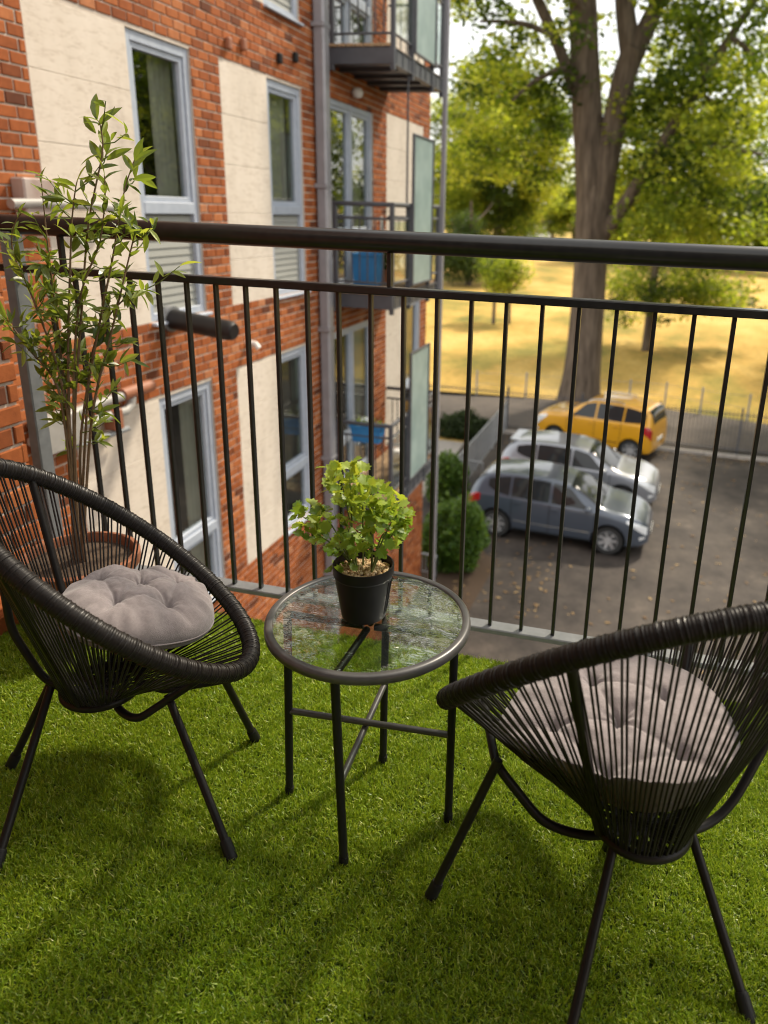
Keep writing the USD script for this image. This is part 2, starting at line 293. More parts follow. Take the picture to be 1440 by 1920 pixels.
m_cglass = mat('car_glass', (0.010, 0.011, 0.012), 0.03, spec=0.42)
m_tyre = mat('tyre', (0.012, 0.012, 0.012), 0.8)
m_alloy = mat('alloy', (0.48, 0.48, 0.49), 0.35, metallic=0.7)
m_trimb = mat('car_trim', (0.009, 0.009, 0.009), 0.5, spec=0.25)
m_hlamp = mat('headlamp', (0.62, 0.64, 0.66), 0.08, coat=1.0, metallic=0.2)
m_tlamp = mat('tail_lamp', (0.22, 0.006, 0.008), 0.12, coat=1.0)
m_chrome = mat('chrome', (0.62, 0.64, 0.66), 0.15, metallic=0.9)
m_plate = mat('number_plate', (0.6, 0.6, 0.58), 0.5)
m_blue = mat('blue_plastic', (0.012, 0.13, 0.33), 0.45, var=(0.02, 0.17, 0.40), vscale=7)
m_white = mat('white_plastic', (0.62, 0.60, 0.56), 0.5)
m_grey = mat('grey_pvc', (0.32, 0.31, 0.29), 0.5, var=(0.25, 0.24, 0.225), vscale=9)
m_rust = mat('brown_pipe', (0.26, 0.10, 0.05), 0.6)
m_deck = mat('deck_board', (0.36, 0.24, 0.13), 0.8, var=(0.25, 0.16, 0.09), vscale=5, stretch=(6, 1, 6))
m_pinkw = mat('weathered_panel', (0.42, 0.36, 0.33), 0.8, var=(0.28, 0.20, 0.17), vscale=5, stretch=(1, 1, 0.5))
G = -5.9
# ------------------------------------------------------------------ ground
GL = dict(park_grass=('dry golden park grass stretching from the path to the far tree line', 'grass'), car_park=('dark worn tarmac of the car park below the balcony', 'car park'), park_path=('dark path between the iron bar fence and the dry grass', 'path'), far_road=('pale road far beyond the park', 'road'), planting_bed=('bare brown soil bed under the round bush', 'flower bed'), pavement=('pale concrete pavement behind the ramp railing', 'pavement'))
def sheet(name, x0, y0, x1, y1, z, m, nx=2, ny=2, rz=0.0, c=(0, 0)):
    xs, ys = np.linspace(x0, x1, nx), np.linspace(y0, y1, ny)
    X, Y = np.meshgrid(xs, ys, indexing='ij')
    v = np.stack([X.ravel(), Y.ravel(), np.full(X.size, z)], -1)
    i, j = np.meshgrid(np.arange(nx - 1), np.arange(ny - 1), indexing='ij')
    q = np.stack([i * ny + j, (i + 1) * ny + j, (i + 1) * ny + j + 1, i * ny + j + 1], -1).reshape(-1, 4)
    return put(None, name, MB().add(v, q), m, kind='structure', label=GL[name][0], category=GL[name][1])
def polysheet(name, pts, z, m, label=None):
    p = np.array([[x, y, z] for x, y in pts], float)
    f = np.array([[0, i, i + 1] for i in range(1, len(p) - 1)])
    return put(None, name, MB().add(p, f), m, kind='structure', label=GL[name][0], category=GL[name][1])
sheet('park_grass', -900, -200, 900, 1500, G - 0.012, m_grass)
polysheet('car_park', [(-5.2, -30), (40, -30), (40, 23.75), (-5.2, 24.6)], G, m_asph)
polysheet('park_path', [(-60, 24.4), (-5.2, 24.75), (40, 23.95), (40, 27.2), (5.0, 28.6), (1.1, 29.6), (-2.8, 29.5), (-7.3, 28.5), (-60, 29.5)], G - 0.004, m_path)
polysheet('far_road', [(-200, 215), (200, 235), (200, 248), (-200, 228)], G + 0.002, m_path)
polysheet('planting_bed', [(-5.2, 9), (-2.75, 9), (-2.45, 14.4), (-3.4, 15.0), (-5.2, 15.2)], G + 0.004, m_soil)
polysheet('pavement', [(-9, 17.5), (-5.05, 17.2), (-5.15, 22.4), (-9, 22.6)], G + 0.006, m_conc)
kb = MB()
def fl(x): return 24.45 - 0.019 * (x + 5)     # the foot of the park fence
kerb = thing('kerb', 'low concrete kerb under the park fence', 'kerb', kind='structure')
for k in range(16):
    a = -4.6 + k * 1.0
    put(kerb, 'kerb_stone', MB().rbox((a, fl(a) - 0.55, G - 0.02), (a + 0.985, fl(a) - 0.42, G + 0.11), 0.012), m_conc)
# leaf litter along the kerb and the planting bed
lv = MB()
for k in range(800):
    if k < 380: x, y = RNG.uniform(-4, 9), 23.7 - abs(RNG.normal(0, 0.35))
    elif k < 470: x, y = RNG.uniform(-3.2, -1.2), RNG.uniform(12.2, 15.4)
    else: x, y = RNG.uniform(-2, 8), RNG.uniform(9, 23)
    s, a = RNG.uniform(0.03, 0.075), RNG.uniform(0, 6.28)
    q = np.array([[-1, 0, 0], [0, -0.5, 0.15], [1, 0, 0.05], [0, 0.5, 0.2]]) * s
    lv.add(q @ rotz(a).T + [x, y, G + 0.012], [[0, 1, 2, 3]], RNG.random())
m_litter = mat('fallen_leaf', (0.3, 0.16, 0.05), 0.8, tone=[(0, (0.11, 0.06, 0.025)), (0.6, (0.20, 0.12, 0.045)), (1, (0.30, 0.21, 0.10))])
put(None, 'fallen_leaves', lv, m_litter, tone=True, kind='stuff', label='dry brown leaves scattered over the dark car park', category='leaves')

# ------------------------------------------------------------------ the apartment building
bld = thing('apartment_building', 'orange brick apartment block with cream panels, grey windows and stacked steel balconies', 'building')
XF = -3.73
LEV = (2.7, 0.0, -2.7)
P1, W1, P2, W2, DR, P3 = (4.16, 5.11), (5.11, 5.89), (6.32, 7.17), (7.17, 7.93), (8.66, 10.10), (10.64, 12.43)
HEAD, SILL = 2.45, 0.37
openings = []
for dz in LEV:
    for a, b in ((P1[0], W1[1]), (P2[0], W2[1])): openings.append((a, b, SILL + dz, HEAD + dz))
    openings.append((DR[0], DR[1], 0.30 + dz, 2.49 + dz))
    openings.append((P3[0], P3[1], SILL + dz, 2.55 + dz))
LB_ = 0.158
bricks = []          # (vertices, tone) of every brick
def brick_face(o, u, n, u0, u1, z0, z1, ops=()):
    """stretcher bond over the face: o origin (z = 0), u along the wall, n out of it"""
    o, u, n = (np.asarray(q, float) for q in (o, u, n))
    k0, k1 = math.floor(z0 / 0.075), math.ceil(z1 / 0.075)
    for k in range(k0, k1):
        zb, zt = max(k * 0.075 + 0.006, z0), min(k * 0.075 + 0.069, z1)
        if zt - zb < 0.012: continue
        off = LB_ / 2 * (k % 2)
        for j in range(math.floor((u0 - off) / LB_) - 1, math.ceil((u1 - off) / LB_) + 1):
            segs = [(max(j * LB_ + off + 0.006, u0), min(j * LB_ + off + LB_ - 0.006, u1))]
            for a, b, c, d in ops:
                if zb < d - 0.02 and zt > c + 0.02:
                    nx = []
                    for s, e in segs:
                        if e <= a or s >= b: nx.append((s, e))
                        else:
                            if s < a: nx.append((s, a - 0.003))
                            if e > b: nx.append((b + 0.003, e))
                    segs = nx
            for s, e in segs:
                if e - s < 0.025: continue
                out = RNG.uniform(0.0, 0.0035)
                j_ = RNG.normal(0, 0.0012, 4)
                r = 0.004
                base = [(s, zb), (e, zb), (e, zt), (s, zt)]
                v = [o + u * (a + j_[0]) + [0, 0, b + j_[1]] - n * 0.02 for a, b in base]
                v += [o + u * (a + j_[0]) + [0, 0, b + j_[1]] + n * (out - 0.003) for a, b in base]
                inn = [(s + r, zb + r), (e - r, zb + r), (e - r, zt - r), (s + r, zt - r)]
                v += [o + u * (a + j_[0]) + [0, 0, b + j_[1]] + n * out for a, b in inn]
                bricks.append((np.array(v), float(np.clip(RNG.normal(0.5, 0.24), 0, 1))))
BF = []
for q in range(4):
    p = (q + 1) % 4
    BF += [[q, p, p + 4, q + 4], [q + 4, p + 4, p + 8, q + 8]]
BF += [[8, 9, 10, 11]]
brick_face((XF, 0, 0), (0, 1, 0), (1, 0, 0), 2.15, 12.80, G - 0.05, 5.9, openings)
brick_face((-2.1, 0, 0), (0, 1, 0), (1, 0, 0), -1.0, 2.10, 0.005, 2.62)
WE = 2.10
brick_face((0, 2.10, 0), (-1, 0, 0), (0, 1, 0), 2.10, 3.70, -3.0, 5.9)
brick_face((-2.1, 0, 0), (0, 1, 0), (1, 0, 0), -1.0, 2.10, -3.0, -0.19)
brick_face((-2.1, 0, 0), (0, 1, 0), (1, 0, 0), -1.0, 2.10, 2.84, 5.9)
brick_face((0, 12.80, 0), (-1, 0, 0), (0, 1, 0), 3.73, 9.0, G - 0.05, 5.9)
# the 300 that show largest become parts of their own
C = np.array([b[0][8:].mean(0) for b in bricks])
pr = proj(C)
area = []
for (v, t), c in zip(bricks, pr):
    q = proj(v[8:])
    area.append(abs(sum(q[i, 0] * q[(i + 1) % 4, 1] - q[(i + 1) % 4, 0] * q[i, 1] for i in range(4))) / 2)
area = np.array(area)
near = (C[:, 0] > -2.2)
vis = (pr[:, 2] > 0) & (pr[:, 0] > -4) & (pr[:, 0] < 1440) & (pr[:, 1] > -4) & (pr[:, 1] < 1300) & (C[:, 1] < 12.7)
edge = np.interp(pr[:, 1], [0, 440, 790, 1000], [-40, 18, 66, 100])     # what the near wall hides
vis &= np.where(near, pr[:, 0] < edge + 5, (pr[:, 0] > edge) & (pr[:, 1] < 1100)) & (C[:, 2] < 4.5)
order = np.argsort(-np.where(vis, area, 0))[:300]
single = set(order.tolist())
rest = MB()
for k, (v, t) in enumerate(bricks):
    if k in single: put(bld, 'brick', MB().add(v, BF, t), m_brick, tone=True)
    else: rest.add(v, BF, t)
put(bld, 'brickwork', rest, m_brick, tone=True, kind='stuff')
# the wall behind the bricks, with its openings
ys = sorted({2.12, 12.78} | {q for o in openings for q in o[:2]})
zs = sorted({G - 0.05, 5.95} | {q for o in openings for q in o[2:]})
w = MB()
for a, b in zip(ys, ys[1:]):
    run = None
    for c, d in zip(zs, zs[1:]):
        solid = not any(o[0] < (a + b) / 2 < o[1] and o[2] < (c + d) / 2 < o[3] for o in openings)
        if solid: run = [run[0], d] if run else [c, d]
        if (not solid or d == zs[-1]) and run:
            w.span((XF - 0.36, a, run[0]), (XF - 0.007, b, run[1])); run = None
w.span((XF - 0.30, -1.0, -3.0), (-2.107, WE - 0.008, 5.95))
w.span((-9.0, 12.45, G - 0.05), (XF - 0.365, 12.792, 5.95))
put(bld, 'wall', w, m_mortar)
put(bld, 'roof', MB().span((-9.0, -1.0, 5.951), (XF + 0.06, 12.85, 6.1)), m_conc)

def window(y0, y1, z0, z1, trans=None, lower='pane', mull=(), curtain=None, name='window', blind=False, fm=m_frame, label=None):
    wn = part(bld, name, label)
    xa, xb, t = XF - 0.115, XF - 0.022, 0.062
    f = MB()
    f.rbox((xa, y0 + 0.002, z0), (xb, y0 + t, z1), 0.004).rbox((xa, y1 - t, z0), (xb, y1 - 0.002, z1), 0.004)
    f.rbox((xa + 0.001, y0 + t, z1 - t - 0.01), (xb - 0.001, y1 - t, z1 - 0.002), 0.004).rbox((xa + 0.001, y0 + t, z0 + 0.002), (xb - 0.001, y1 - t, z0 + t), 0.004)
    put(wn, 'frame', f, fm)
    put(wn, 'sill', MB().rbox((XF - 0.10, y0 - 0.01, z0 - 0.028), (XF + 0.045, y1 + 0.02, z0 - 0.002), 0.005), fm)
    zt = trans if trans else z0 + t
    if trans: put(wn, 'transom', MB().rbox((xa + 0.002, y0 + t, trans - 0.045), (xb + 0.004, y1 - t, trans + 0.045), 0.005), fm)
    cells = []
    edges = [y0 + t] + list(mull) + [y1 - t]
    for mm in mull: put(wn, 'mullion', MB().rbox((xa + 0.003, mm - 0.035, z0 + t), (xb - 0.004, mm + 0.035, z1 - t - 0.01), 0.004), fm)
    for a, b in zip(edges, edges[1:]):
        a2 = a + (0.035 if a in mull else 0); b2 = b - (0.035 if b in mull else 0)
        cells.append((a2, b2, zt + (0.045 if trans else 0), z1 - t - 0.01))
        if trans and lower == 'pane': cells.append((a2, b2, z0 + t, trans - 0.045))
    for a, b, c, d in cells:
        s, k = MB(), 0.042
        s.rbox((xa + 0.012, a, c), (xb - 0.016, a + k, d), 0.004).rbox((xa + 0.012, b - k, c), (xb - 0.016, b, d), 0.004)
        s.rbox((xa + 0.013, a + k, c), (xb - 0.017, b - k, c + k), 0.004).rbox((xa + 0.013, a + k, d - k), (xb - 0.017, b - k, d), 0.004)
        put(wn, 'sash', s, fm)
        put(wn, 'pane', MB().span((XF - 0.075, a + k - 0.004, c + k - 0.004), (XF - 0.069, b - k + 0.004, d - k + 0.004)), m_pane)
    if trans and lower == 'louvre':
        n = int((trans - 0.045 - z0 - t) / 0.062)
        for k in range(n):
            zz = z0 + t + 0.03 + k * 0.062
            put(wn, 'louvre_slat', MB().box((XF - 0.062, (y0 + y1) / 2, zz), (0.008, y1 - y0 - 2 * t - 0.004, 0.066), ax=[[math.cos(0.16), 0, math.sin(0.16)], [0, 1, 0], [-math.sin(0.16), 0, math.cos(0.16)]]), m_louvre)
        put(wn, 'louvre_back', MB().span((XF - 0.112, y0 + t, z0 + t), (XF - 0.104, y1 - t, trans - 0.045)), m_louvre)
    v = MB()      # the room behind
    a, b, c, d, x0, x1 = y0 - 0.25, y1 + 0.25, z0 - 0.2, z1 + 0.1, XF - 1.5, XF - 0.362
    q = [[x0, a, c], [x0, b, c], [x0, b, d], [x0, a, d], [x1, a, c], [x1, b, c], [x1, b, d], [x1, a, d]]
    v.add(q, [[0, 1, 2, 3], [0, 4, 5, 1], [3, 2, 6, 7], [0, 3, 7, 4], [1, 5, 6, 2]])
    put(wn, 'room_interior', v, m_void)
    if curtain:
        ya, yb, zc = curtain
        yy = np.linspace(ya, yb, 40); xx = XF - 0.17 + 0.022 * np.sin((yy - ya) / 0.075 * 2 * math.pi) + 0.01 * np.sin((yy - ya) * 31)
        vv = np.vstack([np.c_[xx, yy, np.full(40, z1 - 0.03)], np.c_[xx, yy, np.full(40, zc)]])
        i = np.arange(39); put(wn, 'curtain', MB().add(vv, np.stack([i, i + 1, i + 41, i + 40], -1)), m_curtain, smooth=True)
    return wn

def render_panel(y0, y1, z0, z1):
    """cream panel set in the brickwork, in boards with tight joints"""
    n = max(1, round((z1 - z0) / 0.42))
    for k in range(n):
        a, b = z0 + (z1 - z0) * k / n, z0 + (z1 - z0) * (k + 1) / n
        put(bld, 'render_panel', MB().rbox((XF - 0.06, y0 + 0.003, a + 0.0012), (XF - 0.004 + RNG.uniform(0, 0.0015), y1 - 0.003, b - 0.0012), 0.0025), m_render)

for dz in LEV:
    render_panel(*P1, SILL + dz, HEAD + dz); render_panel(*P2, SILL + dz, HEAD + dz)
    low = 'louvre' if dz >= 0 else 'pane'
    window(*W1, SILL + dz, HEAD + dz, trans=1.235 + dz if dz >= 0 else 1.05 + dz, lower=low, curtain=(5.56, 5.84, 1.3 + dz) if dz == 0 else (5.60, 5.86, 0.4 + dz))
    window(*W2, SILL + dz, HEAD + dz, trans=1.235 + dz if dz >= 0 else 1.05 + dz, lower=low, curtain=(7.50, 7.86, 1.2 + dz) if dz >= 0 else None)
    window(*DR, 0.30 + dz, 2.49 + dz, trans=0.95 + dz, mull=(9.36,), name='balcony_door', curtain=(9.75, 10.05, 0.3 + dz))
    if dz < 0:
        render_panel(P3[0], 11.62, SILL + dz, 2.55 + dz); window(11.62, P3[1], SILL + dz, 2.55 + dz, trans=1.1 + dz)
    else: render_panel(*P3, SILL + dz, 2.55 + dz)
# small metal brackets left on the wall, a spout, the downpipe
for px, py in ((424, 82), (452, 84), (520, 110), (550, 108)):
    p = onx(px, py, XF)
    put(bld, 'wall_bracket', MB().rbox((XF + 0.002, p[1] - 0.03, p[2] - 0.045), (XF + 0.05, p[1] + 0.03, p[2] + 0.05), 0.01), m_rust if px < 500 else m_trimb)
dp = part(bld, 'downpipe')
put(dp, 'pipe', MB().rbox((XF + 0.015, 8.20, G + 0.3), (XF + 0.15, 8.35, 5.9), 0.022), m_pipe, smooth=40)
for k in range(7):
    zz = -5.0 + 1.62 * k
    put(dp, 'pipe_bracket', MB().rbox((XF + 0.002, 8.185, zz), (XF + 0.156, 8.365, zz + 0.05), 0.006), m_pipe)
fl0, fl1 = onx(318, 597, XF), onx(440, 622, XF + 0.62)
d = (fl1 - fl0) / np.linalg.norm(fl1 - fl0)
fp = part(bld, 'flue_pipe', 'thick black flue pipe sticking out of the wall')
pts = np.array([fl0 - d * 0.05, fl0, fl0 + d * 0.02, fl1 - d * 0.06, fl1 - d * 0.02, fl1])
put(fp, 'pipe', MB().tube(pts, [0.088, 0.088, 0.082, 0.080, 0.074, 0.060], 24), m_black, smooth=50)
put(fp, 'collar', MB().tube([fl0 - d * 0.01, fl0 + d * 0.035], 0.105, 24), m_galv, smooth=40)
p = onx(462, 642, XF)
put(bld, 'overflow_spout', MB().tube([p, p + [0.10, 0, -0.01], p + [0.13, 0, -0.05]], 0.030, 12), m_white, smooth=40)
# pipework on the wall above the lower window
pw = part(bld, 'waste_pipe', 'grey waste pipes running along the brick wall')
XP = XF + 0.09
def wl(*pp): return np.array([onx(a, b, XP) for a, b in pp])
put(pw, 'pipe', MB().tube(wl((60, 800), (110, 785), (200, 752), (243, 738)), 0.036, 12), m_grey, smooth=50)
put(pw, 'pipe', MB().tube(wl((60, 830), (140, 800), (235, 770), (246, 757), (246, 735)), 0.036, 12), m_grey, smooth=50)
put(pw, 'elbow', MB().tube(wl((228, 741), (250, 733), (283, 722)), 0.048, 12), m_rust, smooth=50)
put(pw, 'junction_box', MB().rbox(onx(100, 842, XP) - [0.08, 0.10, 0.02], onx(128, 770, XP) + [0.05, 0.06, 0], 0.01), m_grey)
put(pw, 'bracket', MB().rbox(onx(214, 806, XP) - [0.06, 0.03, 0], onx(216, 766, XP) + [0.04, 0.03, 0], 0.006), m_rust)
put(pw, 'ledge', MB().tube(wl((120, 845), (175, 826), (240, 803)), 0.022, 8), m_galv, smooth=40)
p = onx(60, 366, XF)      # another pair of pipes behind the tall shrub
put(pw, 'pipe', MB().tube(wl((20, 382), (70, 381), (180, 386), (225, 392)), 0.030, 12), m_grey, smooth=50)
put(pw, 'bracket', MB().rbox(p - [0.0, 0.16, 0.12], p + [0.10, 0.10, 0.10], 0.01), m_pinkw)

# neighbours' balconies
XO, YA, YB = -2.94, 8.62, 10.70
def balcony(dz, k):
    b = part(bld, 'balcony')
    put(b, 'floor_frame', MB().rbox((XF + 0.004, YA, 0.11 + dz), (XO, YA + 0.06, 0.285 + dz), 0.006).rbox((XF + 0.004, YB - 0.06, 0.11 + dz), (XO, YB, 0.285 + dz), 0.006)
        .rbox((XO - 0.06, YA + 0.06, 0.12 + dz), (XO - 0.012, YB - 0.06, 0.27 + dz), 0.006).rbox((XO - 0.075, YA + 0.06, 0.11 + dz), (XO + 0.004, YB - 0.06, 0.122 + dz), 0.003).rbox((XO - 0.075, YA + 0.06, 0.271 + dz), (XO + 0.004, YB - 0.06, 0.284 + dz), 0.003)
        .span((XF + 0.004, YA + 0.06, 0.125 + dz), (XO - 0.08, YB - 0.06, 0.15 + dz)), m_steel)
    for i in range(9):
        y = YA + 0.12 + i * (YB - YA - 0.24) / 8
        put(b, 'stiffener', MB().rbox((XO - 0.0115, y - 0.012, 0.123 + dz), (XO - 0.002, y + 0.012, 0.27 + dz), 0.002), m_steel)
        if i % 2: put(b, 'joist', MB().span((XF + 0.01, y - 0.02, 0.085 + dz), (XO - 0.08, y + 0.02, 0.1245 + dz)), m_steel)
    n = 7
    for i in range(n):
        x0 = XF + 0.02 + i * (XO - XF - 0.05) / n
        put(b, 'deck_board', MB().rbox((x0, YA - 0.012, 0.287 + dz), (x0 + (XO - XF - 0.05) / n - 0.012, YB + 0.01, 0.318 + dz), 0.003), m_deck)
    r = MB()
    loop = lambda z: [(XF + 0.01, YA + 0.03, z), (XO - 0.02, YA + 0.03, z), (XO - 0.02, YB - 0.03, z), (XF + 0.01, YB - 0.03, z)]
    for zz, rr in ((1.33, 0.028), (1.17, 0.016), (0.42, 0.014)):
        L = loop(zz + dz)
        for a, c in zip(L, L[1:]): r.tube([a, c], rr, 10)
    put(b, 'handrail', r, m_steel, smooth=40)
    for (x, y) in ((XO - 0.02, YA + 0.03), (XO - 0.02, 9.33), (XO - 0.02, 10.20), (XO - 0.02, YB - 0.03), (XF + 0.05, YA + 0.03)):
        put(b, 'post', MB().rbox((x - 0.026, y - 0.026, 0.05 + dz), (x + 0.026, y + 0.026, 1.32 + dz), 0.006), m_steel)
    for i in range(6):
        x = XF + 0.16 + i * 0.1
        put(b, 'baluster', MB().rbox((x - 0.007, YA + 0.023, 0.42 + dz), (x + 0.007, YA + 0.037, 1.17 + dz), 0.002), m_steel)
    for i in range(8):
        x = XF + 0.10 + i * 0.085
        put(b, 'baluster', MB().rbox((x - 0.007, YB - 0.037, 0.42 + dz), (x + 0.007, YB - 0.023, 1.17 + dz), 0.002), m_steel)
    for a, c in ((YA + 0.07, 9.30), (10.235, YB - 0.07)):
        put(b, 'glass_panel', MB().rbox((XO - 0.024, a, 0.44 + dz), (XO - 0.014, c, 1.14 + dz), 0.002), m_clear)
    sc = part(b, 'screen') if False else b
    za, zb = (0.34, 2.17)
    put(b, 'glass_screen', MB().rbox((XO + 0.012, 9.36, za + 0.03 + dz), (XO + 0.024, 10.17, zb - 0.03 + dz), 0.002), m_frost, label='frosted green glass privacy screen')
    put(b, 'screen_frame', MB().rbox((XO + 0.0065, 9.31, za + dz), (XO + 0.036, 9.359, zb + dz), 0.005).rbox((XO + 0.0065, 10.171, za + dz), (XO + 0.036, 10.22, zb + dz), 0.005).rbox((XO + 0.007, 9.359, zb - 0.03 + dz), (XO + 0.034, 10.171, zb + dz), 0.005).rbox((XO + 0.007, 9.359, za + dz), (XO + 0.034, 10.171, za + 0.03 + dz), 0.005), m_steel)
for k, dz in enumerate(LEV): balcony(dz, k)
put(bld, 'balcony_column', MB().rbox((XO - 0.02, 10.73, G), (XO + 0.045, 10.80, 5.5), 0.008), m_pipe)
put(bld, 'balcony_rod', MB().tube([(XO - 0.05, 9.30, -2.5), (XO - 0.05, 9.30, 5.4)], 0.012, 8), m_steel, smooth=40)
put(bld, 'wall_lamp', MB().lathe([(0, 0.06), (0.05, 0.05), (0.075, 0.0), (0.05, -0.05), (0, -0.06)], (XF + 0.075, 9.35, 2.62), 16), m_white, smooth=True)

# things on those balconies
def tub(name, label, cat, c, sx, sy, h, taper, m, wall=0.012, rz=0.0):
    t = thing(name, label, cat, c, rz)
    a = np.array([[-sx, -sy], [sx, -sy], [sx, sy], [-sx, sy]]) / 2
    def ring(s, z, ins=0.0): return [[x * s - np.sign(x) * ins, y * s - np.sign(y) * ins, z] for x, y in a]
    v = ring(taper, 0) + ring(1.0, h) + ring(1.0, h, wall) + ring(taper, 0.02, wall)
    f = [[3, 2, 1, 0]] + [[i + k, (i + 1) % 4 + k, (i + 1) % 4 + k + 4, i + k + 4] for k in (0, 4, 8) for i in range(4)] + [[12, 13, 14, 15]]
    put(t, 'body', MB().add(v, f), m)
    put(t, 'rim', MB().rbox((-sx / 2 - 0.012, -sy / 2 - 0.012, h - 0.025), (sx / 2 + 0.012, -sy / 2, h + 0.006), 0.004).rbox((-sx / 2 - 0.012, sy / 2, h - 0.025), (sx / 2 + 0.012, sy / 2 + 0.012, h + 0.006), 0.004)
        .rbox((-sx / 2 - 0.012, -sy / 2, h - 0.025), (-sx / 2, sy / 2, h + 0.006), 0.004).rbox((sx / 2, -sy / 2, h - 0.025), (sx / 2 + 0.012, sy / 2, h + 0.006), 0.004), m)
    return t
p = onz(668, 530, 0.32)
tub('storage_crate', 'tall blue plastic crate standing on the middle balcony deck', 'crate', (-3.42, 9.05, 0.322), 0.32, 0.30, 0.42, 0.9, m_blue, rz=0.1)
t = tub('trough_planter', 'blue plastic trough planter hanging on the lower balcony rail', 'planter', (-3.30, 8.73, -1.62), 0.42, 0.20, 0.22, 0.86, m_blue)
fo = MB()
for k in range(420):
    q = np.array([RNG.uniform(-0.19, 0.19), RNG.uniform(-0.08, 0.08), 0.19 + abs(RNG.normal(0, 0.06))]); a = RNG.normal(size=3); a /= np.linalg.norm(a); b = np.cross(a, [0.3, 0.2, 1]); b /= np.linalg.norm(b)
    fo.add([q, q + a * 0.02 + b * 0.008, q + a * 0.04, q + a * 0.02 - b * 0.008], [[0, 1, 2, 3]], RNG.random())
put(t, 'foliage', fo, m_leafA, tone=True, kind='stuff'); put(t, 'soil', MB().span((-0.19, -0.085, 0.17), (0.19, 0.085, 0.185)), m_soil)
def leafball(c, r, n, s, tone=(0, 1), flat=1.0):
    o = MB(); c = np.asarray(c, float); r = np.asarray(r, float)
    d = RNG.normal(size=(n, 3)); d /= np.linalg.norm(d, axis=1, keepdims=True)
    q = c + d * r * (RNG.random((n, 1)) ** (1 / 4.0)) * (0.66 + 0.48 * meshkit.noise(d * 2.6 + c * 7.0) + 0.16 * meshkit.noise(d * 9.0 + c * 3.0))[:, None]
    quad_leaves(o, q, s, tone); return o
def quad_leaves(o, q, s, tone=(0, 1), up=0.5):
    n = len(q)
    nn = RNG.normal(size=(n, 3)); nn[:, 2] = np.abs(nn[:, 2]) + up; nn /= np.linalg.norm(nn, axis=1, keepdims=True)
    a = np.cross(nn, RNG.normal(size=(n, 3))); a /= np.linalg.norm(a, axis=1, keepdims=True)
    b = np.cross(nn, a); sz = (s * RNG.uniform(0.6, 1.35, n))[:, None]
    v = np.stack([q - a * sz * 0.5, q + b * sz * 0.30 + nn * sz * 0.06, q + a * sz * 0.5 - nn * sz * 0.05, q - b * sz * 0.30 + nn * sz * 0.06], 1).reshape(-1, 3)
    i = np.arange(n) * 4
    f = np.vstack([np.stack([i, i + 1, i + 2], -1), np.stack([i, i + 2, i + 3], -1)])
    o.add(v, f, np.repeat(np.clip(RNG.uniform(tone[0], tone[1], n) + RNG.normal(0, 0.05, n), 0, 1), 4))
t = thing('balcony_plant', 'small dark green pot plant by the door on the middle balcony', 'pot plant', (-3.36, 9.55, 0.322))
put(t, 'pot', MB().lathe([(0, 0), (0.09, 0), (0.12, 0.2), (0.11, 0.2), (0.10, 0.17), (0, 0.17)], n=20), m_terra, smooth=40)
put(t, 'foliage', leafball((0, 0, 0.42), (0.16, 0.18, 0.24), 500, 0.07), m_leafB, tone=True, kind='stuff')
put(t, 'stem', MB().tube([(0, 0, 0.16), (0.01, 0, 0.45)], 0.008, 6), m_wood)
t = thing('folding_chair', 'pale grey folding chair by the door on the middle balcony', 'chair', (-3.35, 9.95, 0.322), 0.3)
for s in (-0.19, 0.19):
    put(t, 'leg', MB().tube([(-0.2, s, 0), (0.16, s, 0.46)], 0.012, 8), m_white); put(t, 'leg', MB().tube([(0.2, s, 0), (-0.14, s, 0.46), (-0.2, s, 0.86)], 0.012, 8), m_white)
put(t, 'seat', MB().rbox((-0.17, -0.2, 0.44), (0.19, 0.2, 0.47), 0.008), m_white)
for k in range(3): put(t, 'back_slat', MB().rbox((-0.205, -0.2, 0.62 + k * 0.085), (-0.185, 0.2, 0.68 + k * 0.085), 0.004), m_white)
# ------------------------------------------------------------------ trees
def limb(pts, rad, n=24, sides=14, rough=0.05):
    pts, rad = np.asarray(pts, float), np.asarray(rad, float)
    t = np.linspace(0, 1, len(pts)); s = np.linspace(0, 1, n)
    p = np.stack([PchipInterpolator(t, pts[:, k])(s) for k in range(3)], -1); r = PchipInterpolator(t, rad)(s)
    m = MB().tube(p, r, sides)
    v = m.v[0]; c = np.vstack([np.repeat(p, sides, 0), p[0], p[-1]])
    d = v - c; m.v[0] = c + d * (1 + rough * 4 * (meshkit.fbm(np.c_[d / (np.linalg.norm(d, axis=1, keepdims=True) + 1e-9) * 2.2, ][:, :3] + v * [0.3, 0.3, 0.25], 3, 5) - 0.5))[:, None]
    return m
def clusters(cs, per, s, spread=1.0):
    o = MB()
    for c, r, t0 in cs:
        n = max(8, int(per * (r[0] * r[1] * r[2]) ** (1 / 1.6)))
        d = RNG.normal(size=(n, 3)); d /= np.linalg.norm(d, axis=1, keepdims=True)
        q = c + d * np.asarray(r) * (RNG.random((n, 1)) ** (1 / 2.4)) * (0.7 + 0.6 * meshkit.noise(d * 2.3 + np.asarray(c) * 3.0)[:, None])
        quad_leaves(o, q, s, (max(0, t0 - 0.18), min(1, t0 + 0.18)))
    return o
def pxcl(n, x0, x1, y0, y1, Y0, Y1, r0, r1):
    out = []
    for k in range(n):
        Y = RNG.uniform(Y0, Y1); c = ony(RNG.uniform(x0, x1), RNG.uniform(y0, y1), Y); r = RNG.uniform(r0, r1)
        out.append((c, (r * RNG.uniform(0.9, 1.5), r * RNG.uniform(0.9, 1.5), r * RNG.uniform(0.6, 1.0)), float(np.clip(RNG.choice([0.12, 0.35, 0.62, 0.9]) + RNG.normal(0, .06), 0, 1))))
    return out
big = thing('park_tree', 'huge old tree with a thick forked trunk beyond the parked cars', 'tree')
YT, K = 29.4, 30.0 / 1390
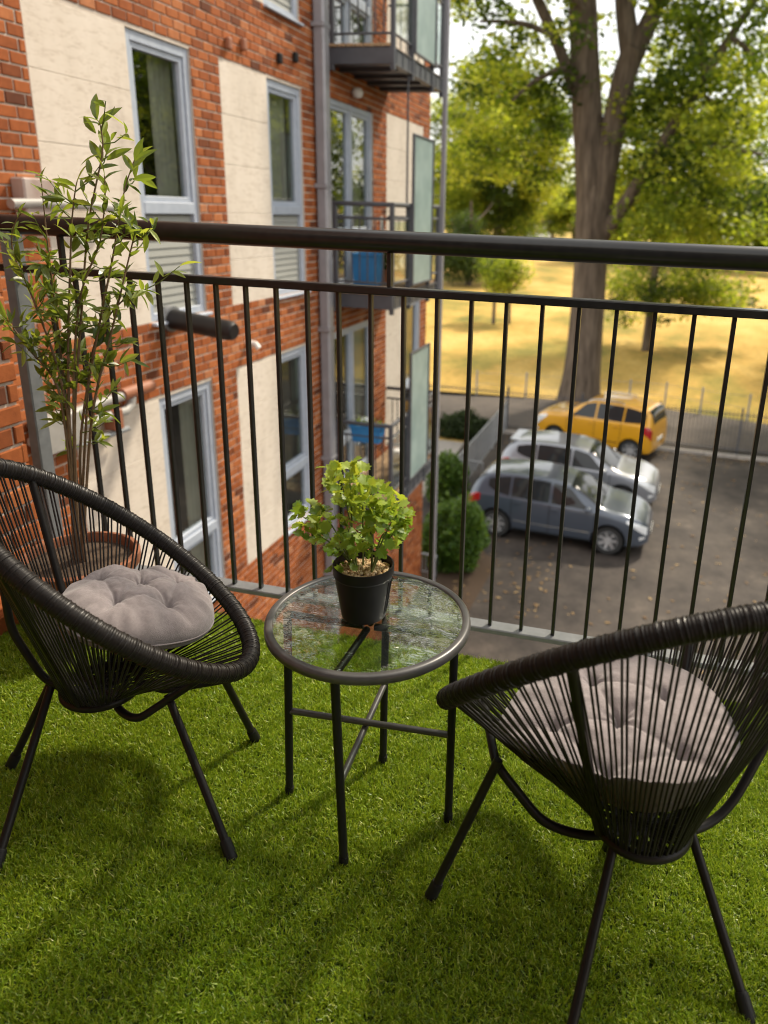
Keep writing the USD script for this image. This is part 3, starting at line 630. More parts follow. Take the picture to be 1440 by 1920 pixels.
def tp(*pp): return [ony(x, y, YT + (q[0] if (q := rest) else 0)) for x, y, *rest in pp]
put(big, 'trunk', limb([ony(1083, 775, YT)] + tp((1086, 745), (1092, 690), (1101, 590), (1108, 490), (1112, 410), (1116, 350), (1117, 310)), np.array([45, 40, 33, 29.5, 29, 31, 24, 6]) * K, 50, 22), m_bark, smooth=True)
put(big, 'limb', limb(tp((1104, 520), (1106, 440), (1107, 385), (1105, 300), (1101, 210), (1097, 120), (1093, 20), (1088, -140), (1080, -330)), np.array([18, 23, 25, 25.5, 25, 24, 23, 18, 9]) * K, 40, 18), m_bark, smooth=True)
put(big, 'limb', limb(tp((1114, 520), (1119, 440), (1124, 385), (1136, 300), (1157, 205), (1173, 135), (1190, 90)), np.array([16, 22, 24, 23, 20, 19, 20]) * K, 30, 18), m_bark, smooth=True)
put(big, 'limb', limb(tp((1186, 110), (1174, 40), (1168, -40), (1160, -200)), np.array([19, 16, 14, 8]) * K, 20, 14), m_bark, smooth=True)
put(big, 'limb', limb(tp((1190, 100), (1210, 55), (1235, 0), (1270, -120)), np.array([16, 15, 13, 7]) * K, 20, 14), m_bark, smooth=True)
put(big, 'branch', limb(tp((1078, 175), (1062, 128, -.3), (1040, 70, -.6), (1008, 0, -1), (960, -120, -2)), np.array([12, 10, 9, 8, 4]) * K, 20, 10), m_bark, smooth=True)
put(big, 'branch', limb(tp((1122, 450), (1170, 385, -.5), (1228, 292, -1), (1290, 190, -1.5), (1368, 72, -2), (1440, -40, -2.5)), np.array([14, 12, 10, 8, 6, 4]) * K, 30, 10), m_bark, smooth=True)
put(big, 'branch', limb(tp((1232, 288, -1), (1290, 270, -1.2), (1345, 275, -1.2), (1430, 290, -1.5)), np.array([7, 6, 5, 2]) * K, 16, 8), m_bark, smooth=True)
for (x0, y0), (x1, y1) in (((1290, 190), (1340, 195)), ((1368, 72), (1425, 130)), ((1320, 140), (1300, 20)), ((1040, 70), (900, 40)), ((1062, 128), (960, 190)), ((1235, 0), (1330, -20)), ((1093, 20), (1000, -90))):
    put(big, 'branch', limb([ony(x0, y0, YT - 0.8), ony((x0 + x1) / 2, (y0 + y1) / 2 - 12, YT - 1.2), ony(x1, y1, YT - 1.8)], np.array([5, 4, 2]) * K, 12, 7), m_bark, smooth=True)
cs = pxcl(62, 845, 1080, -140, 165, 25, 34, 0.45, 0.95) + pxcl(58, 1205, 1460, -140, 130, 25, 34, 0.45, 0.95) + pxcl(8, 1115, 1170, -60, 260, 31, 35, 0.4, 0.7)
cs += pxcl(130, 1165, 1460, 110, 440, 26, 34, 0.5, 1.0) + pxcl(60, 845, 1070, 165, 330, 28, 35, 0.5, 1.0) + pxcl(190, 500, 1700, -1000, -130, 22, 37, 0.8, 1.6)
put(big, 'crown', clusters(cs, 165, 0.235), m_leafA, tone=True, kind='stuff')

def simple_tree(name, label, base, h, trunk_r, crown, m, leaf, per, bark_h=None, group=None, lean=0.0):
    t = thing(name, label, 'tree', group=group)
    b = np.asarray(base, float)
    put(t, 'trunk', limb([b - [0, 0, 0.2], b + [lean * .3, 0, h * 0.35], b + [lean, 0, h * 0.9]], [trunk_r * 1.3, trunk_r, trunk_r * 0.25], 16, 10), m_bark, smooth=True)
    for k in range(4):
        a = k * 1.7 + b[0]; s = b + [lean * .4, 0, h * (0.38 + 0.09 * k)]
        put(t, 'branch', limb([s, s + [math.cos(a) * h * 0.13, math.sin(a) * h * 0.13, h * 0.10], s + [math.cos(a) * h * 0.24, math.sin(a) * h * 0.24, h * 0.24]], [trunk_r * 0.5, trunk_r * 0.34, trunk_r * 0.12], 10, 7), m_bark, smooth=True)
    put(t, 'crown', clusters(crown, per, leaf), m, tone=True, kind='stuff')
    return t
def blob(c, r, n, cr, tone=(0.1, 0.9)):
    out = []
    for k in range(n):
        d = RNG.normal(size=3); d /= np.linalg.norm(d); q = c + d * r * RNG.random() ** (1 / 2.6)
        s = cr * RNG.uniform(0.6, 1.25); out.append((q, (s * 1.25, s * 1.25, s * 0.8), float(np.clip(tone[0] + (tone[1] - tone[0]) * RNG.choice([0.0, .3, .6, 1.0]), 0, 1))))
    return out
b = onz(1211, 657, G)
cr = pxcl(80, 1140, 1395, 330, 575, 41, 47, 0.7, 1.2) + pxcl(55, 1150, 1440, 190, 340, 41, 48, 0.8, 1.3) + pxcl(16, 1145, 1260, 540, 612, 42, 45, 0.4, 0.7) + pxcl(10, 1270, 1375, 540, 600, 42, 45, 0.4, 0.7)
simple_tree('park_tree', 'bushy green tree on the dry grass to the right of the huge forked trunk', b, 12, 0.20, cr, m_leafA, 0.23, 170)
b = onz(952, 607, G); c = ony(945, 515, b[1])
simple_tree('park_tree', 'small round green tree on the dry grass near the end of the brick block', b, 4.6, 0.14, blob(c, np.array([1.7, 1.5, 1.35]), 36, 0.75, (0.3, 0.9)), m_leafA, 0.19, 210)
b = onz(925, 607, G); c = ony(928, 505, b[1] + 1)
simple_tree('park_tree', 'thin leaning sapling close behind the small round tree', b, 4.4, 0.10, blob(c, np.array([1.2, 1.2, 1.2]), 18, 0.6, (0.1, 0.7)), m_leafA, 0.19, 190)
b = onz(878, 535, G); c = ony(868, 470, b[1])
simple_tree('park_tree', 'dark leafy tree standing just past the corner of the brick block', b, 9, 0.28, blob(c, np.array([3.4, 3, 3.0]), 50, 1.3, (0.0, 0.6)), m_leafB, 0.28, 160)
b = onz(930, 520, G); c = ony(935, 300, b[1])
simple_tree('park_tree', 'tall yellow green tree filling the gap left of the forked trunk', b, 17, 0.5, blob(c, np.array([8.0, 5, 8.5]), 150, 1.9, (0.2, 1.0)), m_leafA, 0.36, 130)
far = [(790, 140, 11, 380, 0), (860, 150, 13, 370, 1), (985, 175, 10, 405, 0), (1035, 185, 12, 385, 0), (1075, 150, 13, 350, 1), (1140, 120, 12, 350, 1), (1190, 130, 14, 330, 0), (1265, 112, 12, 330, 1), (1330, 125, 15, 320, 0), (1400, 118, 13, 340, 1), (1465, 135, 14, 330, 0), (1540, 120, 13, 330, 1), (700, 130, 14, 330, 1), (600, 150, 15, 330, 0)]
LB = ['pale tree in the far tree line, {}', 'green tree in the far tree line, {}']
where = ['hidden behind the brick block', 'partly behind the brick block', 'left of the pale house', 'just right of the pale house', 'just left of the forked trunk', 'directly behind the forked trunk', 'just right of the forked trunk', 'behind the long rising branch', 'behind the bushy right tree', 'at the right edge of the picture', 'past the right edge', 'far past the right edge', 'behind the middle windows', 'behind the downpipe']
for (px, Y, h, py, k), wtxt in zip(far, where):
    base = ony(px, 460, Y); base[2] = G; c = base + [0, 0, h * 0.62]
    simple_tree('distant_tree', LB[k].format(wtxt), base, h, 0.35, blob(c, np.array([h * 0.5, h * 0.35, h * 0.42]), 46, h * 0.14, (0.1, 1.0)), m_leafC if k == 0 else m_leafA, 0.6, 60, group='trees beyond the park')
hs = thing('house', 'small pale house far away under the trees beyond the park', 'house', tuple(ony(1010, 440, 240)[:2]) + (G,), 0.2)
put(hs, 'wall', MB().span((-3.5, -3, 0), (3.5, 3, 3.2)), m_white); put(hs, 'roof', MB().add([[-3.8, -3.3, 3.2], [3.8, -3.3, 3.2], [3.8, 3.3, 3.2], [-3.8, 3.3, 3.2], [-3.8, 0, 5.2], [3.8, 0, 5.2]], [[0, 1, 5, 4], [3, 4, 5, 2], [0, 4, 3, 3], [1, 2, 5, 5], [0, 3, 2, 1]]), m_grey)
for k in (-1.8, 1.6): put(hs, 'window', MB().rbox((k - .6, -3.06, 1.0), (k + .6, -3.002, 2.2), 0.02), m_cglass)
# more of the park's trees, to the right of the car park
for k, (x, y, h) in enumerate(((16, 12, 11), (21, 19, 13), (18, 27, 14), (27, 10, 14), (30, 24, 15), (22, 36, 14), (34, 38, 16), (14, 45, 14), (17, 37, 17), (11.5, 31, 16), (24, 43, 18), (20, 30, 16), (29, 44, 18), (25, 33, 16))):
    base = np.array([x, y, G]); c = base + [0, 0, h * 0.58]
    simple_tree('side_tree', 'leafy green tree %s beside the car park, outside the right edge' % ['nearest', 'second nearest', 'third nearest', 'small and near', 'broad and farther', 'tall and farther', 'tallest and farthest right', 'farthest back', 'very tall third row', 'very tall by the fence', 'very tall fourth row', 'very tall middle', 'very tall outermost', 'very tall inner'][k], base, h, 0.3, blob(c, np.array([h * 0.33, h * 0.33, h * 0.40]), 60, h * 0.11, (0.0, 0.9)), m_leafA, 0.34, 75, group='trees to the right of the car park')
# bushes
def bush(name, label, c, r, n, s, m, cat='bush', stemz=None):
    t = thing(name, label, cat)
    c = np.asarray(c, float); o = leafball(c, r, n, s)
    put(t, 'foliage', o, m, tone=True, kind='stuff')
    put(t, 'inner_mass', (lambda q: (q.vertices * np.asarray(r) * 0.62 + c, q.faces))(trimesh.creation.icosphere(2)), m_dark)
    sh_ = MB(); rr_ = np.asarray(r, float)
    for k in range(26):             # stray shoots
        d = RNG.normal(size=3); d[2] = abs(d[2]); d /= np.linalg.norm(d); a = c + d * rr_ * 0.8; b = c + d * rr_ * RNG.uniform(1.0, 1.22) + [0, 0, .05]
        quad_leaves(sh_, a + (b - a) * RNG.random((14, 1)) + RNG.normal(0, .03, (14, 3)), s * 1.1)
    put(t, 'shoots', sh_, m, tone=True, kind='stuff')
    for k in range(3): put(t, 'stem', MB().tube([[c[0] + 0.05 * k, c[1], G], [c[0] + 0.12 * (k - 1), c[1] + 0.05, c[2]]], 0.02, 6), m_wood)
    return t
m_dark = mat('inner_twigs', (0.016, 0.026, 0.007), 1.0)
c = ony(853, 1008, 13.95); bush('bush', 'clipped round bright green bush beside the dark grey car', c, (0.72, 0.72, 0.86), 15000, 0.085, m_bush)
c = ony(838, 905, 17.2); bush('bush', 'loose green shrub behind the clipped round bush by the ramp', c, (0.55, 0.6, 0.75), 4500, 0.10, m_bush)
c = ony(868, 806, 23.2); bush('hedge', 'low dark green hedge by the ramp railing near the park fence', c, (0.95, 0.7, 0.62), 6000, 0.10, m_hedge, cat='hedge')
# ------------------------------------------------------------------ fences
pf = thing('park_fence', 'dark iron bar fence along the edge of the park path', 'fence')
bars = MB()
for k in range(150):
    x = -7.0 + k * 0.118; bars.box((x, fl(x) - 0.25, G + 0.80), (0.016, 0.016, 1.36), tone=0.5)
put(pf, 'bars', bars, m_steel, kind='stuff')
for zz in (0.22, 1.36):
    put(pf, 'rail', MB().tube([(-7.1, fl(-7.1) - 0.25, G + zz), (10.8, fl(10.8) - 0.25, G + zz)], 0.018, 6), m_steel)
for k in range(8):
    x = -6.6 + k * 2.5; put(pf, 'post', MB().rbox((x - 0.03, fl(x) - 0.28, G), (x + 0.03, fl(x) - 0.22, G + 1.58), 0.008), m_steel)
wf = thing('wire_fence', 'thin post and wire fence where the path meets the dry grass', 'fence')
for px, py in ((893, 742), (985, 746), (1178, 760), (1245, 765), (1312, 776), (1400, 790)):
    p = onz(px, py, G); put(wf, 'post', MB().tube([p, p + [0, 0, 1.05]], 0.035, 8), m_galv)
for zz in (0.5, 0.95):
    put(wf, 'wire', MB().tube([onz(px, py, G) + [0, 0, zz] for px, py in ((893, 742), (985, 746), (1178, 760), (1245, 765), (1312, 776), (1400, 790))], 0.006, 5), m_galv)
rr = thing('ramp_railing', 'grey steel railing along the ramp beside the parked cars', 'railing')
HZ = 1.08
A_, B_ = onz(857, 860, G + HZ), onz(953, 751, G + HZ); D_ = onz(905, 868, G + HZ)
def railrun(t, a, b, n, h=HZ):
    a, b = np.asarray(a, float), np.asarray(b, float)
    put(t, 'top_rail', MB().tube([a, b], 0.026, 8), m_galv, smooth=40)
    put(t, 'bottom_rail', MB().tube([a - [0, 0, h - 0.12], b - [0, 0, h - 0.12]], 0.016, 8), m_galv, smooth=40)
    m = MB()
    for s in np.linspace(0, 1, n + 1):
        p = a + (b - a) * s; m.box((p[0], p[1], p[2] - h / 2 + 0.05), (0.014, 0.014, h - 0.14))
    put(t, 'bars', m, m_galv, kind='stuff')
    L = np.linalg.norm(b - a)
    for s in np.linspace(0, 1, max(2, int(L / 1.8) + 1)):
        p = a + (b - a) * s; put(t, 'post', MB().rbox((p[0] - 0.022, p[1] - 0.022, p[2] - h), (p[0] + 0.022, p[1] + 0.022, p[2] - 0.01), 0.004), m_galv)
railrun(rr, A_, B_, 70); railrun(rr, A_, D_, 9)
gr = thing('guard_railing', 'low grey guard railing at the foot of the brick block by the round bush', 'railing')
a, b = ony(764, 1034, 13.2), ony(818, 1042, 13.0); c = ony(806, 1075, 12.3)
railrun(gr, a, b, 6, a[2] - G); railrun(gr, b, np.array([c[0], c[1], b[2]]), 6, a[2] - G)
# ------------------------------------------------------------------ cars
class Car:
    def __init__(s, prof):
        s.p = {k: PchipInterpolator(*zip(*v)) for k, v in prof.items()}
        s.x0, s.x1 = prof['zt'][0][0], prof['zt'][-1][0]
    VK = np.array([0, .08, .14, .24, .40, .55, .60, .84, .91, 1.0])
    def sec(s, x):
        g = {k: float(f(np.clip(x, s.x0, s.x1))) for k, f in s.p.items()}
        hw, rw, zb, zs, zl, zc, zt = (g[k] for k in ('hw', 'rw', 'zb', 'zs', 'zl', 'zc', 'zt'))
        yk = [0, hw * .82, hw * .955, hw * .99, hw, hw * .968, hw * .945, rw, rw * .90, 0]
        zk = [zb, zb, zb + .05, zb + .18, zs, zl, zl + .025, zc, zc + .62 * (zt - zc), zt]
        return PchipInterpolator(s.VK, yk), PchipInterpolator(s.VK, zk)
    def S(s, x, v):
        a, b = s.sec(x); v = np.asarray(v, float)
        return np.stack([np.full_like(v, x), a(v), b(v)], -1)
    def body(s, nx=72, nv=44):
        e = np.linspace(0, 1, nx); xs = s.x0 + (s.x1 - s.x0) * (0.5 - 0.5 * np.cos(math.pi * e)) * 0.6 + (s.x1 - s.x0) * e * 0.4
        vv = np.unique(np.concatenate([np.linspace(0, 1, nv), s.VK]))
        rings = []
        for x in xs:
            p = s.S(x, vv); q = p[1:-1][::-1] * [1, -1, 1]; rings.append(np.vstack([p, q]))
        m = len(rings[0]); v = np.vstack(rings + [rings[0].mean(0)[None], rings[-1].mean(0)[None]]); k = nx * m
        i, j = np.meshgrid(np.arange(nx - 1), np.arange(m), indexing='ij'); j2 = (j + 1) % m
        f = np.stack([i * m + j, (i + 1) * m + j, (i + 1) * m + j2, i * m + j2], -1).reshape(-1, 4)
        f = np.vstack([f[:, [0, 1, 2]], f[:, [0, 2, 3]], [[k, j, (j + 1) % m] for j in range(m)], [[k + 1, (nx - 1) * m + (j + 1) % m, (nx - 1) * m + j] for j in range(m)]])
        t = trimesh.Trimesh(v, f, process=False)
        if t.volume < 0: f = f[:, ::-1]
        return m3.Manifold(m3.Mesh(np.asarray(v, np.float32), np.asarray(f, np.uint32)))
    def patch(s, xa, xb, lo, hi, off=0.004, nx=18, nv=8, side=1, both=False):
        """a piece of the skin between the stations xa and xb; lo, hi: v limits (numbers or functions of 0..1)"""
        o = MB(); F = lambda q, e: q(e) if callable(q) else q
        for sd in ((1, -1) if both else (side,)):
            P = []
            for e in np.linspace(0, 1, nx):
                x = xa + (xb - xa) * e; vv = np.linspace(F(lo, e), F(hi, e), nv); h = 1e-3
                p = s.S(x, vv); dx = s.S(x + h, vv) - s.S(x - h, vv); dv = s.S(x, np.minimum(vv + h, 1)) - s.S(x, vv - h)
                n = np.cross(dv, dx); n /= np.linalg.norm(n, axis=1, keepdims=True) + 1e-9
                c = p - [x, 0, 0.75]; n *= np.sign((n * c).sum(1, keepdims=True) + 1e-9)
                P.append((p + n * off) * [1, sd, 1])
            P = np.array(P); i, j = np.meshgrid(np.arange(nx - 1), np.arange(nv - 1), indexing='ij')
            q = np.stack([i * nv + j, (i + 1) * nv + j, (i + 1) * nv + j + 1, i * nv + j + 1], -1).reshape(-1, 4)
            o.add(P.reshape(-1, 3), q if sd * (1) > 0 else q[:, ::-1])
        return o
def wheel(t, x, y, r, side):
    wx = part(t, 'wheel')
    q = np.array([[1, 0, 0], [0, 0, side], [0, -side, 0.0]]).T      # lathe axis z -> +-y (outwards)
    R = np.array([[1, 0, 0], [0, 0, side], [0, 1, 0]])
    def fix(m): return m.move(R, (x, y, r))
    put(wx, 'tyre', fix(MB().lathe([(r * .62, -.09), (r * .93, -.10), (r, -.07), (r, .07), (r * .93, .10), (r * .66, .095)], n=40)), m_tyre, smooth=40)
    put(wx, 'rim', fix(MB().lathe([(r * .67, .094), (r * .645, .098), (r * .61, .07), (r * .60, -.05), (0.0, -.05)], n=40)), m_galv, smooth=40)
    sp = MB()
    for k in range(7):
        a = k * 2 * math.pi / 7; c, s_ = math.cos(a), math.sin(a)
        sp.mesh(m3.Manifold.hull_points(np.array([[c * u - s_ * w_, s_ * u + c * w_, z_] for u, w_, z_ in ((.05, .028, .06), (.05, -.028, .06), (r * .63, .022, .084), (r * .63, -.022, .084), (.05, .028, .02), (.05, -.028, .02), (r * .63, .022, .05), (r * .63, -.022, .05))])))
    sp.lathe([(0, .075), (.055, .07), (.065, .05), (.06, .02), (0, .02)], n=20)
    put(wx, 'spokes', fix(sp), m_alloy)
def make_car(name, label, cat, loc, rz, paint, prof, ax, wr, win, scr, rear, suv=False, spoiler=False):
    t = thing(name, label, cat, loc, rz)
    C_ = Car(prof); body = C_.body(); W_ = float(C_.p['hw'](0.0))
    for x in ax:
        for sd in (1, -1):
            cyl = m3.Manifold.cylinder(0.5, wr * 1.14, wr * 1.14, 40).rotate((90 * -sd, 0, 0)).translate((x, sd * (W_ - 0.26), wr + 0.01))
            body = body - cyl
    put(t, 'body', body, paint, smooth=32)
    for x in ax:
        for sd in (1, -1):
            R = np.array([[1, 0, 0], [0, 0, sd], [0, 1, 0]])
            put(t, 'wheel_arch', MB().lathe([(wr * 1.135, .252), (wr * 1.132, 0.012), (0, 0.012)], n=36).move(R, (x, sd * (W_ - 0.26), wr + 0.01)), m_trimb)
            if suv: put(t, 'arch_trim', MB().lathe([(wr * 1.13, .0), (wr * 1.13, .02), (wr * 1.30, .018), (wr * 1.31, .0)], n=36).move(R, (x, sd * (W_ - 0.018), wr + 0.01)) , m_trimb) if False else None
            wheel(t, x, sd * (W_ - 0.115), wr, sd)
    for sd in (1, -1):
        for (a, b, lo, hi) in win: put(t, 'side_window', C_.patch(a, b, lo, hi, 0.004, 20, 8, sd), m_cglass, smooth=True)
        hx = C_.x1
        put(t, 'headlight', C_.patch(hx - 0.50, hx - 0.055, lambda e: .50 - .10 * e, lambda e: .56 + 0.05 * e, 0.006, 14, 6, sd), m_hlamp, smooth=True)
        put(t, 'tail_light', C_.patch(C_.x0 + 0.02, C_.x0 + 0.34, lambda e: .45 + .02 * e, lambda e: .62 - 0.03 * e, 0.006, 12, 6, sd), m_tlamp, smooth=True)
        put(t, 'sill_trim', C_.patch(ax[0] + wr * 1.2, ax[1] - wr * 1.2, .09, .17, 0.005, 12, 4, sd), m_trimb, smooth=True)
        put(t, 'door_molding', C_.patch(ax[0] + wr * 1.25, ax[1] - wr * 1.25, .29, .305, 0.008, 12, 3, sd), m_chrome if not suv else m_trimb, smooth=True)
        xm = win[0][1] - 0.10
        s_ = C_.S(xm, [0.60])[0]
        put(t, 'mirror', m3.Manifold.sphere(1, 20).scale((0.075, 0.10, 0.065)).translate((xm, sd * (s_[1] + 0.10), s_[2] + 0.06)), paint, smooth=True)
        for a in (win[0][0] - 0.03, win[0][1] + 0.05, win[1][0] + 0.02):
            put(t, 'door_seam', C_.patch(a - .007, a + .007, .17, .58, 0.0025, 2, 16, sd), m_trimb)
        for a in (win[0][0] + 0.08, win[1][0] + 0.16):
            s_ = C_.S(a, [0.50])[0]
            put(t, 'door_handle', MB().rbox((a - .09, sd * (s_[1] + 0.002), s_[2] - .012), (a + .09, sd * (s_[1] + 0.030), s_[2] + .014), 0.006), paint)
        if suv:
            pts = [C_.S(x, [0.87])[0] * [1, sd, 1] + [0, 0, 0.05] for x in np.linspace(win[1][0] + 0.1, scr[0] - 0.1, 8)]
            put(t, 'roof_rail', MB().tube([pts[0] - [0.05, 0, 0.05]] + pts + [pts[-1] + [0.05, 0, -0.06]], 0.018, 8), m_chrome, smooth=40)
        put(t, 'fog_lamp', C_.patch(hx - 0.20, hx - 0.08, .25, .32, 0.006, 6, 5, sd), m_hlamp, smooth=True)
    put(t, 'windscreen', C_.patch(scr[0], scr[1], .862, 1.0, 0.004, 22, 10, both=True), m_cglass, smooth=True)
    put(t, 'rear_window', C_.patch(rear[0], rear[1], .868, 1.0, 0.004, 14, 10, both=True), m_cglass, smooth=True)
    zf = float(C_.p['zb'](C_.x1))
    zt_ = float(C_.p['zt'](C_.x1)); hw = float(C_.p['hw'](C_.x1))
    put(t, 'grille', MB().rbox((C_.x1 - 0.06, -hw * .72, zf + .30 * (zt_ - zf)), (C_.x1 + 0.012, hw * .72, zf + .72 * (zt_ - zf)), 0.02), m_trimb)
    put(t, 'number_plate', MB().rbox((C_.x1 + 0.013, -.26, zf + .10), (C_.x1 + 0.022, .26, zf + .21), 0.003), m_plate)
    put(t, 'number_plate', MB().rbox((C_.x0 - 0.02, -.26, 0.62), (C_.x0 - 0.004, .26, 0.73), 0.003), m_plate)
    put(t, 'bonnet_badge', MB().lathe([(0, .01), (.04, .008), (.045, 0), (0, 0)], n=16).move(np.array([[0, 0, 1], [1, 0, 0], [0, 1, 0]]), (C_.x1 + 0.013, 0, zf + .62 * (zt_ - zf))), m_chrome)
    if spoiler:
        x = rear[1]; z_ = float(C_.p['zt'](x)); rw = float(C_.p['rw'](x))
        put(t, 'roof_spoiler', m3.Manifold.hull_points(np.array([[x + .14, sd * rw * .92, z_ + .012] for sd in (1, -1)] + [[x - .16, sd * rw * .80, z_ + .02] for sd in (1, -1)] + [[x - .16, sd * rw * .80, z_ - .01] for sd in (1, -1)] + [[x + .1, sd * rw * .9, z_ - .03] for sd in (1, -1)])), paint, smooth=30)
    put(t, 'wiper', MB().tube([C_.S(scr[1] - .02, [0.99])[0] + [0, 0, .02], C_.S(scr[0] + (scr[1] - scr[0]) * .45, [.90])[0] + [0, 0, .02]], 0.008, 6), m_trimb)
    return t
HATCH = dict(
    zt=[(-2.02, .80), (-1.98, .98), (-1.86, 1.22), (-1.70, 1.40), (-1.45, 1.475), (-.7, 1.53), (-.1, 1.52), (.40, 1.42), (1.08, 1.065), (1.18, 1.03), (1.6, .965), (1.92, .86), (2.10, .74), (2.16, .62)],
    zc=[(-2.02, .76), (-1.98, .93), (-1.86, 1.15), (-1.70, 1.32), (-1.45, 1.40), (-.7, 1.455), (-.1, 1.445), (.40, 1.345), (1.08, 1.02), (1.18, .995), (1.6, .925), (1.92, .82), (2.10, .70), (2.16, .59)],
    zl=[(-2.02, .70), (-1.95, .86), (-1.75, .98), (-1.2, 1.00), (0, .965), (.9, .935), (1.2, .92), (1.6, .865), (1.92, .76), (2.10, .65), (2.16, .55)],
    zs=[(-2.02, .58), (-1.6, .70), (0, .66), (1.6, .66), (2.0, .56), (2.16, .48)],
    zb=[(-2.02, .36), (-1.9, .27), (-1.5, .22), (1.5, .20), (1.95, .22), (2.16, .30)],
    hw=[(-2.02, .70), (-1.94, .79), (-1.7, .86), (-1.2, .895), (0, .90), (1.2, .895), (1.6, .87), (1.9, .80), (2.08, .68), (2.16, .56)],
    rw=[(-2.02, .62), (-1.86, .60), (-1.5, .60), (-.5, .625), (.35, .62), (.75, .68), (1.1, .775), (1.6, .77), (1.92, .70), (2.10, .58), (2.16, .48)])
WIN = [(-.02, .92, .615, lambda e: .825 - .195 * max(0, e - .42) / .58), (-.95, -.08, .615, .825), (-1.52, -1.00, lambda e: .72 - .105 * e ** .6, lambda e: .79 + .035 * e)]
g1, g2 = onz(940, 1005, G), onz(1140, 1038, G)
hd = math.atan2(g2[1] - g1[1], g2[0] - g1[0])
nrm = np.array([-math.sin(hd), math.cos(hd), 0]); fwd = np.array([math.cos(hd), math.sin(hd), 0])
cg = (g1 + g2) / 2 + nrm * 0.80 - fwd * 0.10
make_car('parked_car', 'dark grey hatchback with silver alloy wheels parked next to the round bush', 'car', tuple(cg), hd, m_cgrey, HATCH, (-1.28, 1.30), 0.335, WIN, (.36, 1.10), (-1.93, -1.62))
HATCH2 = {k: [(x, v * (0.985 if k in ('zt', 'zc') else 1.0)) for x, v in q] for k, q in HATCH.items()}
cs_ = cg + nrm * 2.75 + fwd * 0.0; cs_[2] = G
make_car('parked_car', 'silver hatchback with a roof spoiler parked between the grey and orange cars', 'car', tuple(cs_), hd - 0.015, m_csilver, HATCH2, (-1.28, 1.30), 0.335, WIN, (.36, 1.10), (-1.93, -1.62), spoiler=True)
SUV = dict(
    zt=[(-1.88, .86), (-1.865, 1.02), (-1.82, 1.25), (-1.72, 1.47), (-1.5, 1.555), (-.7, 1.60), (-.1, 1.59), (.35, 1.50), (.98, 1.14), (1.08, 1.10), (1.6, 1.04), (1.88, .95), (2.02, .83), (2.08, .68)],
    zc=[(-1.88, .82), (-1.865, .97), (-1.82, 1.18), (-1.72, 1.39), (-1.5, 1.475), (-.7, 1.52), (-.1, 1.51), (.35, 1.42), (.98, 1.10), (1.08, 1.065), (1.6, 1.0), (1.88, .90), (2.02, .78), (2.08, .64)],
    zl=[(-1.88, .76), (-1.85, .92), (-1.75, 1.03), (-1.2, 1.05), (0, 1.02), (.9, 1.0), (1.2, .98), (1.6, .93), (1.88, .83), (2.02, .72), (2.08, .60)],
    zs=[(-1.88, .62), (-1.6, .74), (0, .70), (1.6, .72), (1.95, .60), (2.08, .52)],
    zb=[(-1.88, .40), (-1.80, .30), (-1.5, .26), (1.5, .25), (1.9, .26), (2.08, .34)],
    hw=[(-1.88, .72), (-1.84, .80), (-1.7, .865), (-1.2, .89), (0, .885), (1.2, .89), (1.6, .87), (1.85, .80), (2.0, .70), (2.08, .58)],
    rw=[(-1.88, .64), (-1.82, .63), (-1.5, .63), (-.5, .645), (.35, .64), (.7, .69), (1.0, .775), (1.6, .77), (1.88, .70), (2.02, .60), (2.08, .50)])
WIN2 = [(-.02, .82, .615, lambda e: .825 - .195 * max(0, e - .42) / .58), (-.92, -.08, .615, .825), (-1.62, -.97, lambda e: .66 - .045 * e, lambda e: .80 + .025 * e)]
SUV = {k: [(x, v * (1.09 if k in ('zt', 'zc', 'zl') else 1.0)) for x, v in q] for k, q in SUV.items()}
ro = onz(1180, 864, G); ho = math.pi - math.radians(18)
fo_, no_ = np.array([math.cos(ho), math.sin(ho), 0]), np.array([-math.sin(ho), math.cos(ho), 0])
co = ro + fo_ * 1.26 - no_ * 0.78; co[2] = G
make_car('parked_car', 'orange compact SUV with roof rails parked by the park fence', 'car', tuple(co), ho, m_corange, SUV, (-1.26, 1.26), 0.34, WIN2, (.31, 1.0), (-1.845, -1.66), suv=True)
# ------------------------------------------------------------------ our own balcony
YR = 1.985
put(None, 'balcony_floor', MB().span((-2.4, -1.0, -0.18), (2.6, 1.905, -0.004)), m_conc, kind='structure', label='concrete floor slab of the balcony under the turf', category='floor')
m_backw = mat('back_brick', (0.20, 0.06, 0.025), 0.9, var=(0.28, 0.085, 0.03), vscale=7)
bw = thing('back_wall', 'plain brick wall behind the balcony with a glazed door', 'wall', kind='structure')
put(None, 'balcony_ceiling', MB().span((-2.09, -1.0, 2.64), (2.6, 0.25, 2.82)), m_ceil, kind='structure', label='pale slab of the balcony above, overhead and out of the picture', category='ceiling')
put(bw, 'wall', MB().span((-2.09, -1.2, -0.003), (-1.3, -1.004, 2.636)).span((0.9, -1.2, -0.003), (2.6, -1.004, 2.636)).span((-1.3, -1.2, 2.2), (0.9, -1.004, 2.636)), m_backw)
put(bw, 'door_frame', MB().rbox((-1.3, -1.15, 0), (-1.23, -1.02, 2.2), 0.005).rbox((0.83, -1.15, 0), (0.9, -1.02, 2.2), 0.005).rbox((-0.24, -1.15, 0), (-0.16, -1.02, 2.13), 0.005).rbox((-1.23, -1.14, 2.13), (0.83, -1.03, 2.199), 0.005), m_frame)
put(bw, 'door_pane', MB().span((-1.23, -1.09, 0.02), (-0.24, -1.08, 2.13)).span((-0.16, -1.09, 0.02), (0.83, -1.08, 2.13)), m_cglass)

